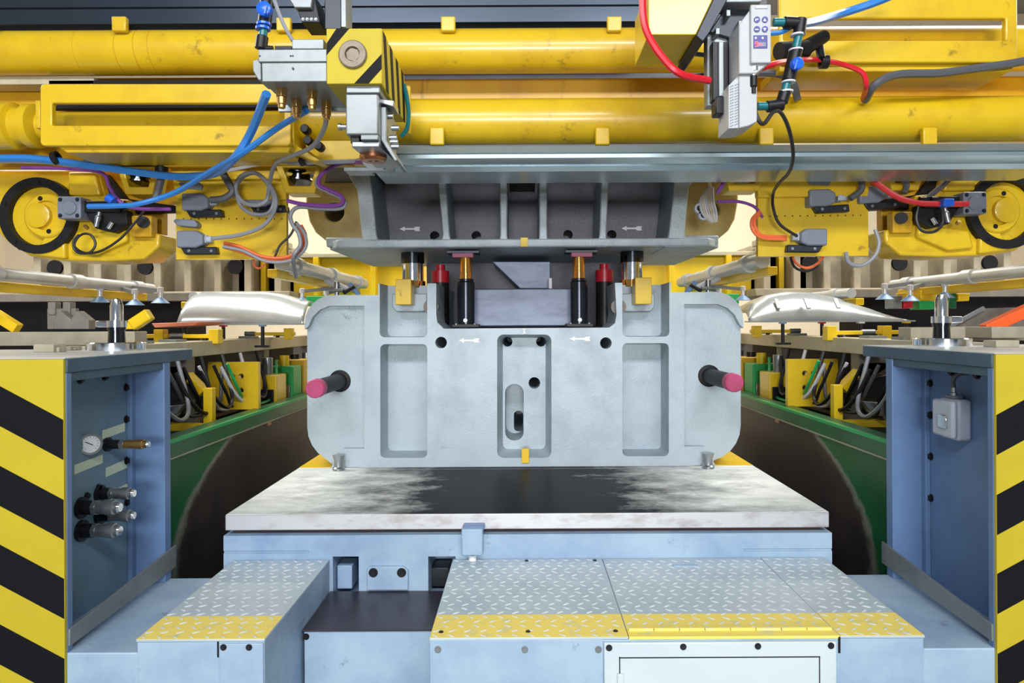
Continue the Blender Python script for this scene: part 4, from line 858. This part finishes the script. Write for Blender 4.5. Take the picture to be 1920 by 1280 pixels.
    MB().box(-5.6, -2.9, 5.9, 6.35, 1.3, 1.92).build('housing', 'dark', t); MB().box(-5.6, -2.75, 5.7, 6.36, 1.86, 1.92).build('top_ledge', 'greycast', t)
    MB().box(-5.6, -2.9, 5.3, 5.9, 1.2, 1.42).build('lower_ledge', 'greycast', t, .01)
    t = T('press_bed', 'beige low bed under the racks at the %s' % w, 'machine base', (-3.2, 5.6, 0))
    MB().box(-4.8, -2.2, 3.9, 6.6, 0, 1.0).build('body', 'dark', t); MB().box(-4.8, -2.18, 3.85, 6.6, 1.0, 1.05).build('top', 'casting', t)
    t = T('yellow_crossbeam', 'bright yellow cross beam far behind the %s fender' % w, 'beam', (-2, 6.8, 2.0))
    MB().box(-2.75, -.95, 6.7, 7.1, 1.92, 2.30).build('beam', 'yellowclean', t, .01); MB().box(-2.8, -.95, 6.64, 7.1, 2.30, 2.34).build('top_flange', 'beige', t, .006)
    for x in (-2.5, -2.0, -1.45): MB().box(x, x + .05, 6.62, 6.72, 1.93, 2.3).build('stiffener', 'yellowclean', t, .004)
    MB().cyl((-1.75, 6.66, 2.03), (-1.75, 6.72, 2.03), .07).build('round_boss', 'yellow', t)
    t = T('yellow_column', 'bright yellow press column behind the dies at the %s' % w, 'column', (-1.5, 8.2, 0))
    MB().box(-1.95, -1.15, 8.0, 8.5, 0, 2.28).build('column', 'yellowclean', t, .01); MB().box(-2.05, -1.05, 7.95, 8.5, 2.22, 2.3).build('cap', 'beige', t, .006)
    MB().box(-1.75, -1.35, 7.96, 8.0, .6, 1.8).build('cover', 'beige', t, .006)
    tag(MB().box(-2.34, -2.28, 3.3, 7.3, 0, 1.50).build('dark_backdrop', 'dark'), 'added dark backdrop behind the machinery under the %s rack' % w, 'panel')  # added sheet that keeps the space under the rack dark
    tag(MB().box(-2.0, -1.3, 6.4, 6.75, 1.83, 1.922).build('green_crossbar', 'greenbright', bev=.006), 'green crossbar behind the %s shoulder of the lower die' % w, 'beam')
    t = T('tooling_joint', 'cluster of pale clamp joints above the %s shoulder of the lower die' % w, 'joint', (-1.25, 5.0, 1.9))
    for k, (a_, b_, r_) in enumerate((((-1.42, 5.0, 1.98), (-1.25, 5.0, 1.90), .024), ((-1.33, 4.97, 1.96), (-1.33, 4.97, 1.86), .02), ((-1.25, 5.0, 1.95), (-1.18, 5.0, 1.87), .018), ((-1.28, 4.96, 1.88), (-1.2, 4.96, 1.93), .014), ((-1.38, 4.96, 1.9), (-1.28, 4.96, 1.9), .016))):
        MB().cyl(a_, b_, r_, n=10).build('clamp_piece', ('whitecable', 'steel', 'cupblue', 'black', 'alu')[k], t)
    # clutter below the racks: lifting carriage
    t = T('lift_carriage', 'yellow lifting carriage with black arm below the %s rack beam' % w, 'machine', (-1.95, 4.2, 1.1))
    cut = MB()
    for k in range(3):
        for z in (1.24, 1.33): cut.cyl((-1.90 + k * .055, 4.2, z), (-1.90 + k * .055, 4.7, z), .018, n=12)
    MB().box(-2.0, -1.68, 4.4, 4.44, 1.12, 1.42).build('drilled_plate', 'yellow', t, .003, cut=cut)
    MB().prism([(-2.15, 1.42), (-1.98, 1.42), (-1.84, 1.28), (-1.88, 1.24)], 4.0, 4.08).build('slanted_plate', 'yellowclean', t, .003)
    MB().prism([(-2.2, 1.22), (-2.02, 1.36), (-1.88, 1.33), (-1.86, 1.24), (-2.0, 1.22), (-2.1, 1.16)], 3.85, 3.95).build('black_arm', 'black', t, .006)
    MB().prism([(-2.06, 1.2), (-1.86, 1.22), (-1.9, 1.17), (-2.0, 1.165)], 3.8, 3.84).build('steel_blade', 'steel', t, .002)
    for x in (-2.12, -1.80): MB().box(x, x + .05, 3.9, 3.95, 1.08, 1.3).build('side_post', 'yellowclean', t, .003)
    MB().box(-2.12, -1.75, 3.9, 3.95, 1.06, 1.1).build('bottom_bar', 'yellowclean', t, .003)
    t = T('motor_cylinder', 'small yellow motor with steel shaft near the %s pillar' % w, 'motor', (-1.95, 3.4, 1.3))
    MB().box(-2.02, -1.86, 3.35, 3.43, 1.36, 1.46).build('bracket', 'yellowclean', t, .003); MB().box(-2.02, -1.90, 3.33, 3.36, 1.30, 1.44).build('face_plate', 'yellowclean', t, .003)
    MB().lathe((-1.88, 3.33, 1.40), (0, 0, -1), [(.02, 0), (.02, .05), (.012, .05), (.012, .12), (.018, .12), (.018, .15)], 14).build('shaft', 'steel', t)
    ORD = ('first', 'second', 'third', 'fourth', 'fifth', 'sixth', 'seventh')
    for k in range(7):
        x = -1.98 + .03 * k; c_ = ('black', 'rubber', 'darkcable', 'black', 'whitecable', 'rubber', 'greenbright')[k]
        tag(MB().tube([(x, 3.5 + .12 * k, 1.42), (x + .03, 3.6 + .12 * k, 1.25), (x - .02, 3.75 + .14 * k, 1.13), (x + .02, 4.0 + .16 * k, 1.15), (x, 4.1 + .16 * k, 1.4)], .010, 6).build('hose', c_), '%s hose looping below the %s rack beam, %s from the pillar' % (dict(black='black', rubber='matt black', darkcable='grey', whitecable='white', greenbright='green')[c_], w, ORD[k]), 'hose', 'hoses below the %s rack' % w)
    for k in range(6):
        y = 3.15 + .28 * k; c_ = ('black', 'greycable', 'rubber', 'black', 'whitecable', 'rubber')[k]
        tag(MB().tube([(-1.86, y, 1.40), (-1.80, y + .05, 1.24), (-1.78, y + .18, 1.16), (-1.80, y + .3, 1.22), (-1.88, y + .34, 1.47)], .011, 6).build('cable', c_), '%s cable loop just behind the %s green girder, %s from the pillar' % (dict(black='black', rubber='matt black', greycable='grey', whitecable='white')[c_], w, ORD[k]), 'cable', 'cable loops behind the %s girder' % w)
    for k in range(4): tag(MB().box(-1.90, -1.87, 4.62 + .07 * k, 4.65 + .07 * k, 0, 1.3).build('post', ('rust', 'bronze')[k % 2], bev=.003), 'slim %s post under the %s rack, %s from the front' % (('rusty', 'bronze')[k % 2], w, ORD[k]), 'post', 'slim posts under the %s rack' % w)
    for k, (y, m_) in enumerate(((4.9, 'yellow'), (5.25, 'greenbright'), (5.5, 'yellowdirty'), (5.8, 'black'), (6.1, 'yellow'))):
        f = T('carriage_block', '%s machine block under the %s rack, %s' % (('yellow', 'green', 'ochre', 'black', 'yellow')[k], w, ('nearest the drilled carriage', 'with a round cap', 'in the middle of the row', 'with a slim post', 'last before the dies')[k]), 'machine part', (-1.85, y, 1.0))
        MB().box(-1.95, -1.74, y, y + .2, .95, 1.3 + .04 * (k % 3)).build('block', m_, f, .008); MB().cyl((-1.84, y + .1, 1.3), (-1.84, y + .1, 1.42), .035).build('top_post', ('steel', 'yellowclean', 'black')[k % 3], f); MB().box(-1.9, -1.76, y - .02, y, 1.1, 1.2).build('face_plate', ('black', 'steel')[k % 2], f, .003)
S = 1
# single items on the sides
t = T('grey_bracket_rest', 'grey cast double bracket standing in the dark at the far left', 'bracket', (-2.9, 4.2, 1.6))
b = 3.52
for dx in (0, 32): MB().pprism([(100 + dx, 617), (100 + dx, 600), (112 + dx, 582), (134 + dx, 600), (134 + dx, 617)], b, .06).build('cheek', 'greycast', t, .004)
MB().pbox(88, 578, 142, 617, b + .06, .03).build('back', 'greycast', t, .004)
for x in (96, 124): MB().pbox(x - 7, 566, x + 7, 590, b + .05, .05).build('post', 'greycast', t, .004)
tag(MB().beam(W(-10, 588, 3.6), W(34, 616, 3.6), .05, .05).build('yellow_bar', 'yellowclean', bev=.004), 'short slanted yellow bar at the far left edge', 'bar')
t = T('yellow_lever', 'short slanted yellow lever right of the left locating pin', 'lever', W(262, 612, 3.55))
MB().beam(W(248, 610, 3.55), W(282, 588, 3.55), .05, .06).build('lever', 'yellowclean', t, .008); MB().pbox(234, 604, 252, 617, 3.53, .05).build('foot', 'yellowclean', t, .003)
tag(MB().beam(W(1846, 618, 3.5), W(1950, 570, 3.5), .06, .055).build('orange_bar', 'orange', bev=.004), 'thick slanted orange bar at the far right edge', 'bar')
t = T('scrap_slide', 'brown sheet metal slide behind the right locating pin', 'slide', W(1800, 622, 4))
MB().pprism([(1765, 622), (1845, 578), (1960, 574), (1960, 624)], 3.9, .05).build('sheet', 'greycast', t); MB().beam(W(1762, 622, 3.88), W(1845, 577, 3.88), .015, .02).build('edge', 'alu', t)
tag(MB().pprism([(284, 606), (372, 603), (362, 610), (290, 614)], 4.3, .35).build('salmon_tray', 'salmon', bev=.003), 'flat salmon coloured tray left of the left fender', 'tray')
tag(MB().pbox(1860, 612, 1960, 634, 3.3, .3).build('brown_block', 'casting', bev=.004), 'brown wooden looking block below the orange bar', 'block')
for a, b_, c, d, m_, lb in ((1676, 556, 1692, 578, 'alu', 'grey'), (1694, 566, 1712, 578, 'red', 'red'), (1700, 550, 1712, 565, 'yellowclean', 'small upright yellow'), (1724, 566, 1752, 580, 'greenbright', 'bright green'), (1726, 546, 1768, 564, 'yellowclean', 'wide yellow'), (1778, 546, 1794, 578, 'green', 'tall dark green'), (1797, 552, 1818, 564, 'yellowclean', 'outermost yellow')):
    t = T('part_bin', lb + ' part bin behind the tip of the right fender', 'bin', W((a + c) / 2, d, 4.6), 'bins behind the right fender')
    MB().pbox(a, b_, c, d, 4.6, .12).build('body', m_, t, .006); MB().pbox(a - 1, b_ - 2, c + 1, b_ + 1, 4.595, .13).build('rim', m_, t, .002)
for x0, y0, x1, y1, Y, lb in ((62, 637, 100, 652, 2.75, 'small beige rest block on the left pillar top'), (112, 640, 132, 648, 2.95, 'tiny beige rest block near the left locating pin'), (1868, 629, 1912, 642, 2.75, 'small dark rest block on the right pillar top'), (1815, 628, 1845, 634, 3.0, 'tiny pale rest block right of the right locating pin')):
    m = W((x0 + x1) / 2, y1, Y); h_ = (x1 - x0) / 2 / F * Y; q = MB().box(m.x - h_, m.x + h_, Y, Y + .08, 1.549, 1.549 + (y1 - y0) / F * Y).box(m.x - h_ * .5, m.x + h_ * 1.2, Y + .02, Y + .06, 1.549, 1.549 + (y1 - y0) * .6 / F * Y)
    tag(q.build('rest_block', 'casting', bev=.003), lb, 'block')
cab('cable', 'thin grey cable dropping to the manifold cap', 'greycable', .007, (510, -12), (525, 30), (538, 58), (549, 76), Y=2.46)
cab('cable', 'dark teal cable looping down right of the hazard cube', 'teal', .009, (757, 158), (762, 180), (766, 210), (763, 240), (752, 256), Y=2.84)
cab('cable', 'grey cable bowing left behind the red hose', 'darkcable', .009, (1328, 104), (1290, 100), (1262, 100), (1252, 112), (1260, 130), (1290, 142), (1326, 140), Y=2.75)
cab('cable', 'thin orange loop hanging below the right bottom plug', 'orangecable', .007, (1482, 462, 3.525), (1490, 490), (1510, 502), (1530, 496), (1545, 480), Y=3.6)
cab('cable', 'thin black loop hanging below the right bottom plug', 'blackcable', .007, (1478, 460, 3.525), (1488, 498), (1512, 508), (1532, 498), (1528, 476), Y=3.62)
cab('cable', 'thin orange wire hanging below the left plate', 'orangecable', .005, (480, 470, 3.525), (476, 495), (486, 503), (500, 492), Y=3.6)
cab('cable', 'thin dark wire slanting up beside the left orange bundle', 'blackcable', .006, (515, 482), (525, 460), (545, 440), (556, 415), Y=3.44)
# ceiling lamps and the added low fill pair: housings around the lights
for l_, lb in zip(LAMPS, ('high left in front of the press', 'high right in front of the press', 'added low on the left as fill for the press', 'added low on the right as fill for the press', 'over the left rack line', 'over the right rack line', 'left near the back wall', 'right near the back wall')):
    loc, aim, sx, sy = l_[:4]; R_ = (Vector(aim) - Vector(loc)).to_track_quat('-Z', 'Y').to_matrix()
    t = T('hall_and_fill_lamp', 'long lamp ' + lb, 'lamp', loc); m = MB(); q = MB().box(-sx / 2, sx / 2, -sy / 2, sy / 2, .01, .08)
    m.add([Vector(loc) + R_ @ v for v in q.v], q.f); m.build('housing', 'ceil', t); MB().cyl(Vector(loc) + R_ @ Vector((0, 0, .05)), (loc[0], loc[1], 7.65), .02).build('hanger', 'ceil', t)
